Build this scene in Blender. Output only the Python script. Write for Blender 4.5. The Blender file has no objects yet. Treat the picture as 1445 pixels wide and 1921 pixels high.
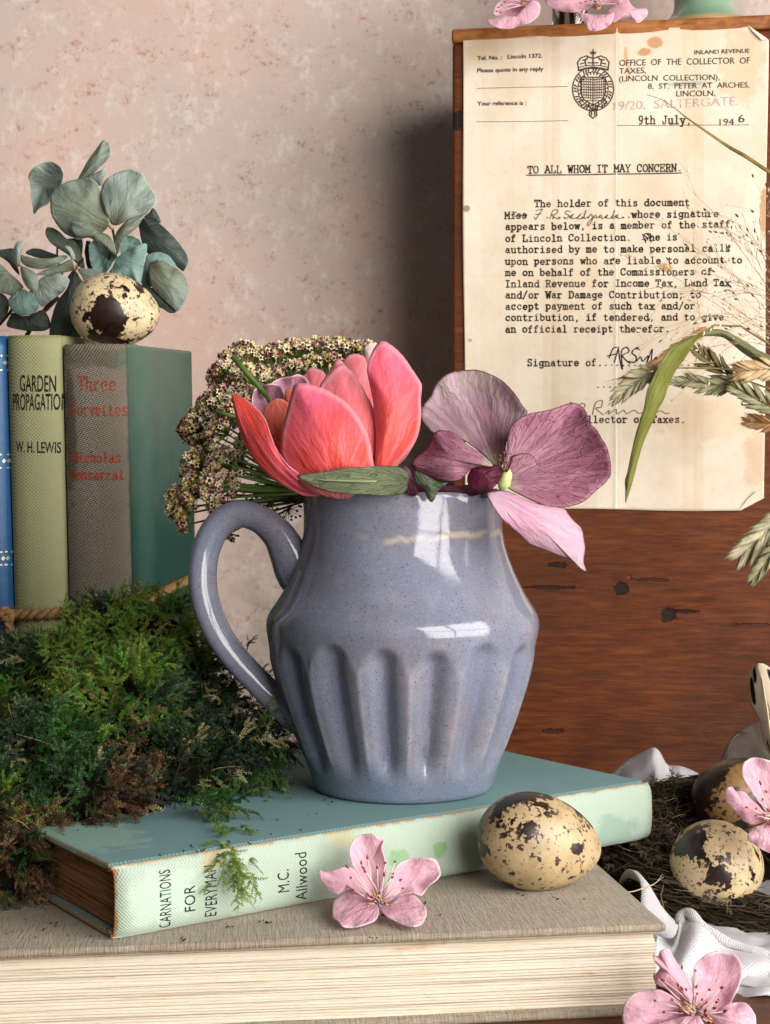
import bpy, math, random
import numpy as np
from mathutils import Vector, Matrix
R = math.radians
random.seed(7); rng = np.random.default_rng(7)
sc = bpy.context.scene
col = sc.collection
S = 0.01                      # everything below is written in centimetres
F, CX, HY, EYE = 2700.0, 722.5, 945.0, 14.45

# ---------------------------------------------------------------- camera, world, light
cam = bpy.data.objects.new('camera', bpy.data.cameras.new('camera'))
col.objects.link(cam)
cam.location = (0, 0, EYE*S); cam.rotation_euler = (R(90), 0, 0)
cam.data.sensor_fit = 'VERTICAL'; cam.data.sensor_height = 24
cam.data.lens = 24*F/1921; cam.data.shift_y = -15.5/1921
cam.data.clip_start = .01; cam.data.clip_end = 50
cam.data.dof.use_dof = True; cam.data.dof.focus_distance = .47; cam.data.dof.aperture_fstop = 50
sc.camera = cam
w = bpy.data.worlds.new('World'); sc.world = w; w.use_nodes = True
w.node_tree.nodes['Background'].inputs[0].default_value = (.62, .66, .74, 1)
w.node_tree.nodes['Background'].inputs[1].default_value = .065
sc.view_settings.view_transform = 'Standard'; sc.view_settings.look = 'None'
sc.view_settings.exposure = 0; sc.view_settings.gamma = 1

def area(name, loc, target, sx, sy, power, color):
    l = bpy.data.lights.new(name, 'AREA'); l.shape = 'RECTANGLE'
    l.size = sx*S; l.size_y = sy*S; l.energy = power; l.color = color
    o = bpy.data.objects.new(name, l); col.objects.link(o)
    o.location = Vector(loc)*S
    d = (Vector(target)-Vector(loc))
    o.rotation_euler = d.to_track_quat('-Z', 'Y').to_euler()
    return o
# the window the jug mirrors: two columns of two large panes, high on the right and a little in front
WC = Vector((83, 2, 54)); WT = Vector((0, 60, 14))
wd = (WT-WC).normalized(); wr = wd.cross(Vector((0, 0, 1))).normalized(); wu = wr.cross(wd)
for i in (-1, 0):
    for j in (-1, 0):
        p = WC + wr*(i*64) + wu*(j*53)
        area('window_pane_light', p, p+wd, 59, 49, 10.2, (1.0, .965, .93))

# added unseen fill lamp at front left, lifts the shaded sides
area('fill_light', (-55, -70, 60), (0, 60, 14), 130, 110, .9, (1.0, .96, .92))

# ---------------------------------------------------------------- helpers
def P(px, py, D):
    return Vector(((px-CX)*D/F, D, EYE-(py-HY)*D/F))
def lin(h):
    h = h.lstrip('#'); o = []
    for i in (0, 2, 4):
        c = int(h[i:i+2], 16)/255
        o.append(c/12.92 if c <= .04045 else ((c+.055)/1.055)**2.4)
    return (*o, 1)
def C(c): return lin(c) if isinstance(c, str) else (tuple(c)+(1,))[:4]

class M:
    def __init__(s, name, rough=.6, spec=.5):
        s.m = bpy.data.materials.new(name); s.m.use_nodes = True; s.t = s.m.node_tree
        s.b = s.t.nodes['Principled BSDF']; s.out = s.t.nodes['Material Output']
        s.b.inputs['Roughness'].default_value = rough
        s.b.inputs['Specular IOR Level'].default_value = spec
    def put(s, sock, v):
        if isinstance(v, bpy.types.NodeSocket): s.t.links.new(v, sock)
        elif isinstance(v, str): sock.default_value = lin(v)
        elif isinstance(v, tuple) and sock.type == 'RGBA': sock.default_value = C(v)
        else: sock.default_value = v
    def n(s, typ, ins=None, **kw):
        nd = s.t.nodes.new('ShaderNode'+typ)
        for k, v in kw.items(): setattr(nd, k, v)
        for k, v in (ins or {}).items(): s.put(nd.inputs[k], v)
        return nd
    def co(s, kind='Object', scale=(1, 1, 1), loc=(0, 0, 0), rot=(0, 0, 0)):
        tc = s.n('TexCoord'); k = 100 if kind == 'Object' else 1
        mp = s.n('Mapping', {'Vector': tc.outputs[kind], 'Scale': tuple(k*q for q in scale), 'Location': loc, 'Rotation': rot})
        return mp.outputs[0]
    def xyz(s, v):
        o = s.n('SeparateXYZ', {0: v}).outputs; return o[0], o[1], o[2]
    def noise(s, v, scale, detail=3, rough=.55, dist=0):
        return s.n('TexNoise', {'Vector': v, 'Scale': scale, 'Detail': detail, 'Roughness': rough, 'Distortion': dist}).outputs[0]
    def vor(s, v, scale, feature='F1', out=0):
        return s.n('TexVoronoi', {'Vector': v, 'Scale': scale}, feature=feature).outputs[out]
    def ramp(s, f, stops, interp='LINEAR'):
        nd = s.n('ValToRGB', {0: f}); r = nd.color_ramp; r.interpolation = interp
        while len(r.elements) < len(stops): r.elements.new(.5)
        for e, (p, c) in zip(r.elements, stops): e.position = p; e.color = C(c) if not isinstance(c, (int, float)) else (c, c, c, 1)
        return nd.outputs[0]
    def mix(s, f, a, b, mode='MIX'):
        nd = s.n('Mix', data_type='RGBA', blend_type=mode)
        s.put(nd.inputs[0], f); s.put(nd.inputs[6], a); s.put(nd.inputs[7], b)
        return nd.outputs[2]
    def ma(s, op, a, b=0.0, c=None):
        ins = {0: a, 1: b}
        if c is not None: ins[2] = c
        return s.n('Math', ins, operation=op).outputs[0]
    def sm(s, f, lo, hi, a=0., b=1.):
        return s.n('MapRange', {0: f, 1: lo, 2: hi, 3: a, 4: b}, interpolation_type='SMOOTHSTEP').outputs[0]
    def bump(s, h, dist=.02, strength=1, prev=None):
        ins = {'Height': h, 'Distance': dist*S, 'Strength': strength}
        if prev is not None: ins['Normal'] = prev
        return s.n('Bump', ins).outputs[0]
    def color(s, c): s.put(s.b.inputs['Base Color'], c); return s
    def normal(s, nn): s.put(s.b.inputs['Normal'], nn); return s
    def attr(s, name, out='Fac'): return s.n('Attribute', attribute_name=name).outputs[out]
    def thin(s, c, f=.3, nn=None):
        tr = s.n('BsdfTranslucent'); s.put(tr.inputs['Color'], c)
        if nn is not None: s.put(tr.inputs['Normal'], nn)
        mx = s.n('MixShader', {0: f, 1: s.b.outputs[0], 2: tr.outputs[0]})
        s.t.links.new(mx.outputs[0], s.out.inputs['Surface']); return s
    def blob(s, v, c, r, wob=.35, ns=2.0):
        """soft-edged mark of a given centre and radii on the object itself"""
        d = s.n('VectorMath', {0: v, 1: c}, operation='SUBTRACT').outputs[0]
        d = s.n('VectorMath', {0: d, 1: tuple(1/q for q in r)}, operation='MULTIPLY').outputs[0]
        l = s.n('VectorMath', {0: d}, operation='LENGTH').outputs['Value']
        l = s.ma('ADD', l, s.ma('MULTIPLY', s.ma('SUBTRACT', s.noise(v, ns, 4, .7), .5), wob*4))
        return s.sm(l, .7, 1.1, 1, 0)

def _haze(s, v, c, r):
    d = s.n('VectorMath', {0: v, 1: c}, operation='SUBTRACT').outputs[0]
    d = s.n('VectorMath', {0: d, 1: tuple(1/q for q in r)}, operation='MULTIPLY').outputs[0]
    l = s.n('VectorMath', {0: d}, operation='LENGTH').outputs['Value']
    return s.sm(s.ma('ADD', l, s.ma('MULTIPLY', s.ma('SUBTRACT', s.noise(v, .6, 4, .6), .5), .5)), 0, 1.2, 1, 0)
M.haze = _haze
def org(p):
    o = Vector((0, 0, 0))
    while p is not None: o = o + p.location/S; p = p.parent
    return o
class G:
    def __init__(s): s.v = []; s.f = []; s.c = []; s.a = []
    def add(s, v, f, c=None, a=0.0):
        k = len(s.v); s.v += [tuple(q) for q in v]; s.f += [tuple(i+k for i in t) for t in f]
        s.c += [(tuple(c)+(1,))[:4] if c is not None else (1, 1, 1, 1)]*len(v); s.a += [a]*len(v)
    def tube(s, pts, r, n=6, c=None, cap=True, sq=1.0):
        pts = [Vector(p) for p in pts]; m = len(pts)
        if not hasattr(r, '__len__'): r = [r]*m
        v = []; f = []; up = None
        for i, p in enumerate(pts):
            t = (pts[min(i+1, m-1)]-pts[max(i-1, 0)])
            t = t.normalized() if t.length > 1e-9 else Vector((0, 0, 1))
            if up is None:
                up = t.orthogonal().normalized()
            up = (up - t*up.dot(t))
            up = up.normalized() if up.length > 1e-6 else t.orthogonal().normalized()
            sd = t.cross(up)
            for k in range(n):
                a = 2*math.pi*k/n
                v.append(p+up*(math.cos(a)*r[i])+sd*(math.sin(a)*r[i]*sq))
        for i in range(m-1):
            for k in range(n):
                k2 = (k+1) % n; f.append((i*n+k, i*n+k2, (i+1)*n+k2, (i+1)*n+k))
        if cap: f.append(tuple(range(n-1, -1, -1))); f.append(tuple((m-1)*n+k for k in range(n)))
        s.add(v, f, c)
    def spindle(s, a, b, r, n=5, c=None, pk=.4, flat=1.0):
        a = Vector(a); b = Vector(b); t = b-a
        ps = [a+t*q for q in (0, .15, pk, .75, 1)]
        s.tube(ps, [r*.15, r*.7, r, r*.6, r*.04], n, c, True, flat)
    def box(s, lo, hi, c=None):
        x0, y0, z0 = lo; x1, y1, z1 = hi
        s.add([(x0, y0, z0), (x1, y0, z0), (x1, y1, z0), (x0, y1, z0), (x0, y0, z1), (x1, y0, z1), (x1, y1, z1), (x0, y1, z1)],
              [(0, 3, 2, 1), (4, 5, 6, 7), (0, 1, 5, 4), (1, 2, 6, 5), (2, 3, 7, 6), (3, 0, 4, 7)], c)
def mk(name, g, mat, parent=None, loc=None, local=False, smooth=True, uv=None, solid=0, bevel=0, sub=0, attrs=None, offs=0, colors=False):
    """one mesh object; vertices in world cm (or in the parent's own frame when local)"""
    me = bpy.data.meshes.new(name)
    v = g.v if isinstance(g, G) else g[0]; f = g.f if isinstance(g, G) else g[1]
    o = bpy.data.objects.new(name, me)
    if parent is not None:
        o.parent = parent; O = Vector((0, 0, 0)) if local else org(parent)
    else:
        O = Vector(loc if loc is not None else (0, 0, 0)); o.location = O*S
        if local: O = Vector((0, 0, 0))
    me.from_pydata([((q[0]-O[0])*S, (q[1]-O[1])*S, (q[2]-O[2])*S) for q in v], [], f)
    me.materials.append(mat.m if isinstance(mat, M) else mat)
    if smooth: me.polygons.foreach_set('use_smooth', [True]*len(me.polygons))
    if uv is not None:
        l = me.uv_layers.new(name='UVMap'); idx = np.empty(len(me.loops), dtype=np.int32); me.loops.foreach_get('vertex_index', idx)
        l.data.foreach_set('uv', np.asarray(uv, dtype=np.float32)[idx].ravel())
    for k, vals in (attrs or {}).items():
        a = me.attributes.new(k, 'FLOAT', 'POINT'); a.data.foreach_set('value', np.asarray(vals, dtype=np.float32))
    if colors:
        a = me.attributes.new('tint', 'FLOAT_COLOR', 'POINT'); a.data.foreach_set('color', np.asarray(g.c, dtype=np.float32).ravel())
    me.update()
    if bevel:
        b = o.modifiers.new('bevel', 'BEVEL'); b.width = bevel*S; b.segments = 3; b.limit_method = 'ANGLE'; b.angle_limit = R(35)
    if solid:
        b = o.modifiers.new('solid', 'SOLIDIFY'); b.thickness = solid*S; b.offset = offs
    if sub:
        b = o.modifiers.new('sub', 'SUBSURF'); b.levels = b.render_levels = sub
    col.objects.link(o); return o
def npmesh(name, V, Fc, mat, parent=None, tint=None, loc=(0, 0, 0), smooth=False):
    """big numpy triangle mesh"""
    O = np.array(org(parent) if parent is not None else loc, dtype=np.float64)
    me = bpy.data.meshes.new(name); n = len(V); m = len(Fc); k = Fc.shape[1]
    me.vertices.add(n); me.vertices.foreach_set('co', ((V-O)*S).astype(np.float32).ravel())
    me.loops.add(m*k); me.loops.foreach_set('vertex_index', Fc.astype(np.int32).ravel())
    me.polygons.add(m); me.polygons.foreach_set('loop_start', np.arange(0, m*k, k, dtype=np.int32))
    me.polygons.foreach_set('loop_total', np.full(m, k, dtype=np.int32))
    if smooth: me.polygons.foreach_set('use_smooth', np.ones(m, dtype=bool))
    if tint is not None:
        a = me.attributes.new('tint', 'FLOAT_COLOR', 'POINT')
        t = np.ones((n, 4), dtype=np.float32); t[:, :3] = tint; a.data.foreach_set('color', t.ravel())
    me.materials.append(mat.m); me.update(); me.validate()
    o = bpy.data.objects.new(name, me); col.objects.link(o)
    if parent is not None: o.parent = parent
    else: o.location = Vector(loc)*S
    return o
def tag(o, label=None, cat=None, group=None, kind=None):
    if label: o['label'] = label
    if cat: o['category'] = cat
    if group: o['group'] = group
    if kind: o['kind'] = kind
    return o
def thing(name, loc, label, cat, group=None, rot=None):
    o = bpy.data.objects.new(name, None); col.objects.link(o); o.location = Vector(loc)*S
    o.empty_display_size = .01
    if rot is not None: o.rotation_euler = rot.to_euler() if isinstance(rot, Matrix) else rot
    return tag(o, label, cat, group)
def spline(pts, n, closed=False):
    pts = [np.array(p, dtype=float) for p in pts]; m = len(pts); out = []
    segs = m if closed else m-1
    for k in range(n):
        t = k*segs/n if closed else k*segs/(n-1)
        i = min(int(t), segs-1); u = t-i
        if closed: a, b, c, d = (pts[(i+j) % m] for j in (-1, 0, 1, 2))
        else: a, b, c, d = (pts[min(max(i+j, 0), m-1)] for j in (-1, 0, 1, 2))
        out.append(.5*((2*b)+(c-a)*u+(2*a-5*b+4*c-d)*u*u+(3*b-3*c+d-a)*u**3))
    return out
def blade(name, outline, base, D, mat, parent, gx=0, gy=0, dome=0, cen=None, rip=0, rf=5, n=72, m=14, solid=.022, ph=0, fold=0, zmap=None):
    """petal or leaf: outline and vein origin in photo coordinates, laid on a curved sheet at depth D"""
    if zmap: outline = [zmap(*q) for q in outline]; base = zmap(*base); cen = zmap(*cen) if cen else None
    o = spline(outline, n, True)
    c = np.array(cen) if cen else np.mean(outline, axis=0)
    jr = np.random.default_rng(int(abs(c[0]*7+c[1]*13)) % 99991); jt = jr.normal(0, 1, n); jt = (jt+np.roll(jt, 1)+np.roll(jt, -1))*.0042
    o = [c+(q-c)*(1+jt[i]) for i, q in enumerate(o)]
    b = np.array(base, dtype=float); mx = max(np.linalg.norm(q-b) for q in o)
    ax = c-b; ax = ax/(np.linalg.norm(ax)+1e-6); perp = np.array([-ax[1], ax[0]])
    v = []; uv = []; ring = []; a0 = math.atan2(ax[1], ax[0])
    def put(q, r, th):
        d = D+gx*(q[0]-c[0])/100+gy*(q[1]-c[1])/100-dome*(1-r*r)+rip*math.sin(rf*th+ph)*r**2.5*.5
        e = np.dot(q-b, perp)/mx; d += fold*abs(e)
        d += .10*rip*math.sin(e*23+ph+r*2)*r
        v.append(P(q[0], q[1], d)); w_ = q-b; an = math.atan2(w_[1], w_[0])-a0
        an = (an+math.pi) % (2*math.pi)-math.pi
        uv.append((an, np.linalg.norm(w_)/mx)); ring.append(r)
    put(c, 0, 0)
    for i in range(1, m+1):
        r = i/m
        for k, q in enumerate(o): put(c+(q-c)*r, r, 2*math.pi*k/n)
    f = [(0, 1+(k+1) % n, 1+k) for k in range(n)]
    for i in range(m-1):
        for k in range(n):
            k2 = (k+1) % n; f.append((1+i*n+k, 1+i*n+k2, 1+(i+1)*n+k2, 1+(i+1)*n+k))
    ob = mk(name, (v, f), mat, parent, uv=uv, solid=solid, attrs={'ring': ring})
    return ob
def strip(name, L, Rr, mat, parent, n=36, m=14, bulge=0, solid=.035, rip=0, rf=3, fold=0, zmap=None):
    """petal, blade or cloth between two edges given as (x, y, depth) in photo coordinates"""
    if zmap: L = [(*zmap(a, b), d) for a, b, d in L]; Rr = [(*zmap(a, b), d) for a, b, d in Rr]
    A = spline(L, n); B = spline(Rr, n); v = []; uv = []; ring = []
    for i in range(n):
        for j in range(m+1):
            u = j/m; q = A[i]*(1-u)+B[i]*u
            d = q[2]-bulge*(1-(2*u-1)**2)*math.sin(math.pi*min(1, .15+.85*i/n))+rip*math.sin(rf*math.pi*2*u+i*.2)*.5 + fold*abs(u-.5)
            v.append(P(q[0], q[1], d)); uv.append(((u-.5)*1.2, i/(n-1))); ring.append(max(abs(2*u-1), 0))
    f = [(i*(m+1)+j, i*(m+1)+j+1, (i+1)*(m+1)+j+1, (i+1)*(m+1)+j) for i in range(n-1) for j in range(m)]
    return mk(name, (v, f), mat, parent, uv=uv, solid=solid, attrs={'ring': ring})
def lathe(prof, n=64, c=(0, 0, 0)):
    v = []; f = []; m = len(prof)
    for r, z in prof:
        for k in range(n):
            a = 2*math.pi*k/n; v.append((c[0]+r*math.cos(a), c[1]+r*math.sin(a), c[2]+z))
    for i in range(m-1):
        for k in range(n):
            k2 = (k+1) % n; f.append((i*n+k, i*n+k2, (i+1)*n+k2, (i+1)*n+k))
    f.append(tuple(range(n-1, -1, -1))); f.append(tuple((m-1)*n+k for k in range(n)))
    return v, f
# ---------------------------------------------------------------- materials
def m_wall():
    m = M('pink_plaster', .9, .2); v = m.co()
    big = m.noise(v, .07, 4, .6); mid = m.noise(m.co(scale=(.85, 1, 1.5)), .8, 8, .78); fine = m.noise(m.co(scale=(1.6, 1, 1)), 2.6, 6, .75)
    c = m.mix(m.sm(big, .35, .65), '#d4b8aa', '#c6b8ae')
    blot = m.ma('MULTIPLY', m.sm(mid, .50, .66), m.sm(fine, .44, .62))
    c = m.mix(m.ma('MULTIPLY', blot, .95), c, '#a97667')
    c = m.mix(m.ma('MULTIPLY', m.sm(m.noise(m.co(scale=(1.3, 1, 1), loc=(3, 0, 9)), .7, 8, .8), .5, .68), .6), c, '#e4dbd2')
    sp = m.ma('MULTIPLY', m.sm(m.noise(v, 5.5, 3, .6), .66, .74), m.sm(mid, .45, .6))
    c = m.mix(m.ma('MULTIPLY', sp, .6), c, '#94604c')
    z = m.xyz(v)[2]; low = m.ma('MULTIPLY', m.sm(m.noise(v, .16, 5, .7), .40, .62), m.sm(z, 30, 6))
    c = m.mix(m.ma('MULTIPLY', low, .65), c, '#978a80')
    return m.color(c).normal(m.bump(m.ma('ADD', fine, mid), .035, .6))
def m_wood(name, dark, mid, light, rough=.42, axis=0, marks=(), gs=1.0, off=(0, 0, 0), worn=0):
    m = M(name, rough, .4)
    sc_ = [1.7*gs]*3; sc_[axis] = .22*gs
    g1 = m.noise(m.co(scale=tuple(sc_), loc=off), 2.2, 7, .62, .25)
    sc2 = [2.4*gs]*3; sc2[axis] = .12*gs
    g2 = m.noise(m.co(scale=tuple(sc2), loc=off), 9, 5, .75)
    v = m.co(loc=off); big = m.noise(v, .12, 3, .6)
    f = m.ma('ADD', m.ma('MULTIPLY', g1, .7), m.ma('MULTIPLY', g2, .35))
    c = m.ramp(f, [(.26, dark), (.52, mid), (.80, light)])
    c = m.mix(m.ma('MULTIPLY', m.sm(big, .42, .66), .45), c, dark)
    v0 = m.co(); h = f
    # short dark scratches and pores along the grain
    po = m.sm(m.noise(m.co(scale=tuple(3*q for q in sc_), loc=off), 3.1, 3, .6), .63, .71)
    c = m.mix(m.ma('MULTIPLY', po, .4), c, tuple(.3*q for q in lin(dark)[:3]))
    sc3 = [1.]*3; sc3[axis] = .3
    dn = m.sm(m.noise(m.co(scale=tuple(sc3), loc=(4, 2, 7)), 1.3, 5, .75), .64, .72)
    c = m.mix(m.ma('MULTIPLY', dn, .45), c, tuple(.45*q for q in lin(dark)[:3]))
    for cc, rr, colr, wob, ns in marks:
        k = m.blob(v0, cc, rr, wob, ns); c = m.mix(m.ma('MULTIPLY', k, .93), c, colr); h = m.ma('SUBTRACT', h, m.ma('MULTIPLY', k, .8))
    if worn:
        c = m.mix(m.ma('MULTIPLY', m.sm(m.noise(v0, 1.1, 5, .7), .45, .6), worn), c, '#b5763a')
    m.color(c); m.put(m.b.inputs['Roughness'], m.sm(m.noise(v0, .8, 4), .3, .7, rough-.1, rough+.15))
    return m.normal(m.bump(h, .05 if not marks else .09, .8))
def m_cloth(name, colr, *a_, rib=0, **k_):
    return _cloth(name, colr, *a_, rib=rib, **k_)
def _cloth(name, colr, stain='#8a6a3a', k=34, twill=0, edge=None, spots=(), rough=.85, vary=.3, dk=.6, wv=1.0, rib=0):
    """book cloth: woven relief, uneven fading, edge wear given as a list of (axis, at, width)"""
    m = M(name, rough, .25); v = m.co(); x, y, z = m.xyz(v)
    s = m.ma('ADD', x, y)
    if twill: a = m.ma('SINE', m.ma('MULTIPLY', m.ma('ADD', s, m.ma('MULTIPLY', z, .55)), k)); b = m.ma('SINE', m.ma('MULTIPLY', m.ma('SUBTRACT', z, m.ma('MULTIPLY', s, .2)), k*1.5))
    else: a = m.ma('SINE', m.ma('MULTIPLY', s, k)); b = m.ma('SINE', m.ma('MULTIPLY', z, k))
    wob = m.noise(v, 14, 2, .7)
    h = m.ma('ADD', m.ma('MULTIPLY', a, b), m.ma('MULTIPLY', wob, 1.6))
    if rib: h = m.ma('ADD', m.ma('MULTIPLY', m.ma('SUBTRACT', m.noise(m.co(scale=(1.6, 1.6, 15)), 1.1, 3, .6), .45), 3.0), m.ma('MULTIPLY', m.ma('SUBTRACT', m.noise(m.co(scale=(14, 14, 1.4)), 1.1, 3, .6), .45), 2.6))
    f = m.noise(v, .35, 5, .65)
    base = lin(colr)[:3]
    c = m.mix(m.ma('MULTIPLY', m.sm(f, .4, .68), vary), colr, tuple(q*dk for q in base))
    c = m.mix(m.ma('MULTIPLY', m.sm(h, -.4, 1.6), .28*wv), c, tuple(min(1, q*1.45+.03) for q in base))
    c = m.mix(m.ma('MULTIPLY', m.sm(h, .9, -.4), .30*wv), c, tuple(q*.55 for q in base))
    e = None
    for ax, at, wd_, am in (edge or []):
        d = m.ma('ABSOLUTE', m.ma('SUBTRACT', (x, y, z)[ax], at))
        q = m.ma('MULTIPLY', m.sm(m.ma('ADD', d, m.ma('MULTIPLY', m.ma('SUBTRACT', m.noise(v, 1.6, 5, .7), .5), wd_*4)), wd_, 0), am)
        e = q if e is None else m.ma('MAXIMUM', e, q)
    if e is not None: c = m.mix(e, c, stain)
    for cc, rr, colr2, am, *wb in spots:
        c = m.mix(m.ma('MULTIPLY', m.blob(v, cc, rr, .45, 1.6) if not wb else m.haze(v, cc, rr), am), c, colr2)
    return m.color(c).normal(m.bump(h, .022, .8*wv))
def m_pages(name, a='#e3d6bd', b='#b99f76', dark='#6f5234', stain='#b07a45', ax='z', vst=.5):
    m = M(name, .9, .15)
    sc_ = {'x': (1, .04, .04), 'y': (.04, 1, .04), 'z': (.04, .04, 1)}[ax]
    l = m.noise(m.co(scale=sc_), 11, 5, .75); l2 = m.noise(m.co(scale=sc_, loc=(3, 3, 3)), 2.4, 3, .6)
    c = m.ramp(m.ma('ADD', m.ma('MULTIPLY', l, .7), m.ma('MULTIPLY', l2, .3)), [(.30, dark), (.38, b), (.50, a), (.75, a)])
    v = m.co(); s2 = {'x': (2.4, .6, .6), 'y': (.6, 2.4, .6), 'z': (.6, .6, 2.4)}[ax]
    st = m.sm(m.noise(m.co(scale=s2), .9, 5, .72), .60, .72)
    c = m.mix(m.ma('MULTIPLY', st, vst), c, stain)
    return m.color(c).normal(m.bump(l, .03, .8))
def m_egg(name, seed, base='#d9bd8c', thr=.56, bs=.55, fine=.60):
    m = M(name, .32, .5); v = m.co(loc=seed)
    n1 = m.noise(v, bs, 4, .55, .3); n2 = m.noise(v, 3.2, 4, .7); n3 = m.noise(v, 7.0, 3, .6)
    c = m.mix(m.sm(m.noise(v, 1.2, 4), .35, .7), base, tuple(q*.72 for q in lin(base)[:3]))
    c = m.mix(m.ma('MULTIPLY', m.sm(n3, fine, fine+.03), .75), c, '#5b3a20')
    sp = m.sm(m.ma('ADD', m.noise(v, 4.2, 3, .6), m.ma('MULTIPLY', m.ma('SUBTRACT', m.noise(v, .8, 2), .5), .5)), .64, .67)
    c = m.mix(m.ma('MULTIPLY', sp, .9), c, '#2c1a10')
    md = m.sm(m.ma('ADD', m.noise(v, 2.1, 3, .6), m.ma('MULTIPLY', m.ma('SUBTRACT', n3, .5), .2)), .605, .625)
    c = m.mix(m.ma('MULTIPLY', md, .92), c, '#2a1810')
    big = m.ma('ADD', m.ma('ADD', n1, m.ma('MULTIPLY', m.ma('SUBTRACT', n2, .5), .26)), m.ma('MULTIPLY', m.ma('SUBTRACT', n3, .5), .1))
    bk = m.sm(big, thr, thr+.018)
    c = m.mix(bk, c, m.mix(m.sm(m.noise(v, 5, 4, .7), .35, .62), '#0f0906', '#2c180e'))
    m.put(m.b.inputs['Roughness'], m.mix(bk, (.5,)*3, (.34,)*3))
    return m.color(c).normal(m.bump(m.noise(v, 16, 3), .006, .5))
def m_petal(name, base, mid, tip, vein, rim=None, vs=30, va=.35, thr=.3, vein_lo=.47, vein_hi=.62, rough=.5, rimw=.9, p0=.0, p1=.35, p2=.8, bmp=.02, blotch=None, net=0, coarse=None):
    """petal or leaf: colour runs from the claw to the tip, fine streaks fan out from the base"""
    m = M(name, rough, .35); uv = m.co('UV'); a, r, _ = m.xyz(uv)
    wob = m.noise(m.co('UV', scale=(3, 3, 1)), 1.5, 3); a2 = m.ma('ADD', a, m.ma('MULTIPLY', m.ma('SUBTRACT', wob, .5), .25))
    vv = m.n('CombineXYZ', {0: m.ma('MULTIPLY', a2, vs), 1: m.ma('MULTIPLY', r, 1.6)}).outputs[0]
    st = m.noise(vv, 1, 4, .6); v = m.co()
    f = m.ma('ADD', r, m.ma('MULTIPLY', m.ma('SUBTRACT', m.noise(v, .8, 3), .5), .5))
    c = m.ramp(f, [(p0, base), (p1, mid), (p2, tip)])
    if blotch: c = m.mix(m.ma('MULTIPLY', m.sm(m.noise(v, .75, 4, .65), .45, .66), blotch[1]), c, blotch[0])
    if coarse:
        v3 = m.n('CombineXYZ', {0: m.ma('MULTIPLY', a2, vs*.28), 1: m.ma('MULTIPLY', r, .8)}).outputs[0]
        c = m.mix(m.ma('MULTIPLY', m.sm(m.noise(v3, 1, 2, .5), .46, .64), coarse[1]), c, coarse[0])
    c = m.mix(m.ma('MULTIPLY', m.sm(st, vein_lo, vein_hi), va), c, vein)
    h = st
    if net:
        w1 = m.ma('MULTIPLY', m.ma('SUBTRACT', m.noise(m.co(), 2.2, 3), .5), 1.6)
        e = m.n('TexVoronoi', {'Vector': m.n('CombineXYZ', {0: m.ma('ADD', m.ma('MULTIPLY', a, 17), w1), 1: m.ma('ADD', m.ma('MULTIPLY', r, 4.5), w1)}).outputs[0], 'Scale': 1.0}, feature='DISTANCE_TO_EDGE').outputs[0]
        k = m.sm(e, .055, .0); c = m.mix(m.ma('MULTIPLY', k, net), c, tuple(q*.35 for q in lin(vein)[:3])); h = m.ma('SUBTRACT', st, k)
    if rim: c = m.mix(m.sm(m.attr('ring'), rimw, 1.0), c, rim)
    v4 = m.n('CombineXYZ', {0: m.ma('MULTIPLY', a2, vs*.16), 1: m.ma('MULTIPLY', r, 2.6)}).outputs[0]
    nn = m.bump(m.noise(v4, 1, 3, .6), .16, .8, m.bump(h, bmp, .8))
    m.color(c).normal(nn)
    if thr: m.thin(c, thr, nn)
    return m
def m_plain(name, c, rough=.6, vary=.25, scale=2, spec=.4, bmp=0.0, thr=0, dk=.6):
    m = M(name, rough, spec); v = m.co(); f = m.noise(v, scale, 4, .6); b = lin(c)[:3] if isinstance(c, str) else c
    cc = m.mix(m.ma('MULTIPLY', m.sm(f, .35, .7), vary), c, tuple(q*dk for q in b)); m.color(cc)
    if bmp: m.normal(m.bump(f, bmp, .8))
    if thr: m.thin(cc, thr)
    return m
def m_tint(name, rough=.7, thr=.2, spec=.3):
    m = M(name, rough, spec); c = m.attr('tint', 'Color'); m.color(c)
    if thr: m.thin(c, thr)
    return m
INK = M('black_ink', .8, .2).color('#1b1918'); INKW = M('worn_black_ink', .85, .1).color('#1f1d1b'); INKW.put(INKW.b.inputs['Alpha'], INKW.sm(INKW.noise(INKW.co(), 9, 4, .75), .34, .46, .25, .95)); INKG = M('faded_typewriter_ink', .85, .1)
INKG.color(INKG.mix(INKG.sm(INKG.noise(INKG.co(), 3, 4, .7), .4, .7), '#1d1815', '#463a32'))
PRINT = M('printed_ink', .85, .1).color('#3d352f')

# ---------------------------------------------------------------- the setting
v, f = [(-90, 0, 0), (110, 0, 0), (110, 87.5, 0), (-90, 87.5, 0), (-90, 0, -3), (110, 0, -3), (110, 87.5, -3), (-90, 87.5, -3)], [(0, 1, 2, 3), (4, 7, 6, 5), (0, 4, 5, 1), (1, 5, 6, 2), (2, 6, 7, 3), (3, 7, 4, 0)]
WT_ = m_wood('dark_table_wood', '#2e1a10', '#5c3820', '#85562f', .45, 0)
tb = thing('table', (0, 40, 0), 'brown wooden table top under the books and blossoms', 'table')
tb['kind'] = 'structure'; del tb['category']; del tb['label']
g = 0
for k, (y0, y1) in enumerate([(0, 12.9), (13, 25.9), (26, 38.1), (38.2, 50.9), (51, 63.9), (64, 75.9), (76, 87.4)]):
    q = G(); q.box((-90, y0, -3), (110, y1, 0)); mk('plank', q, WT_, tb, smooth=False, bevel=.12)
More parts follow.
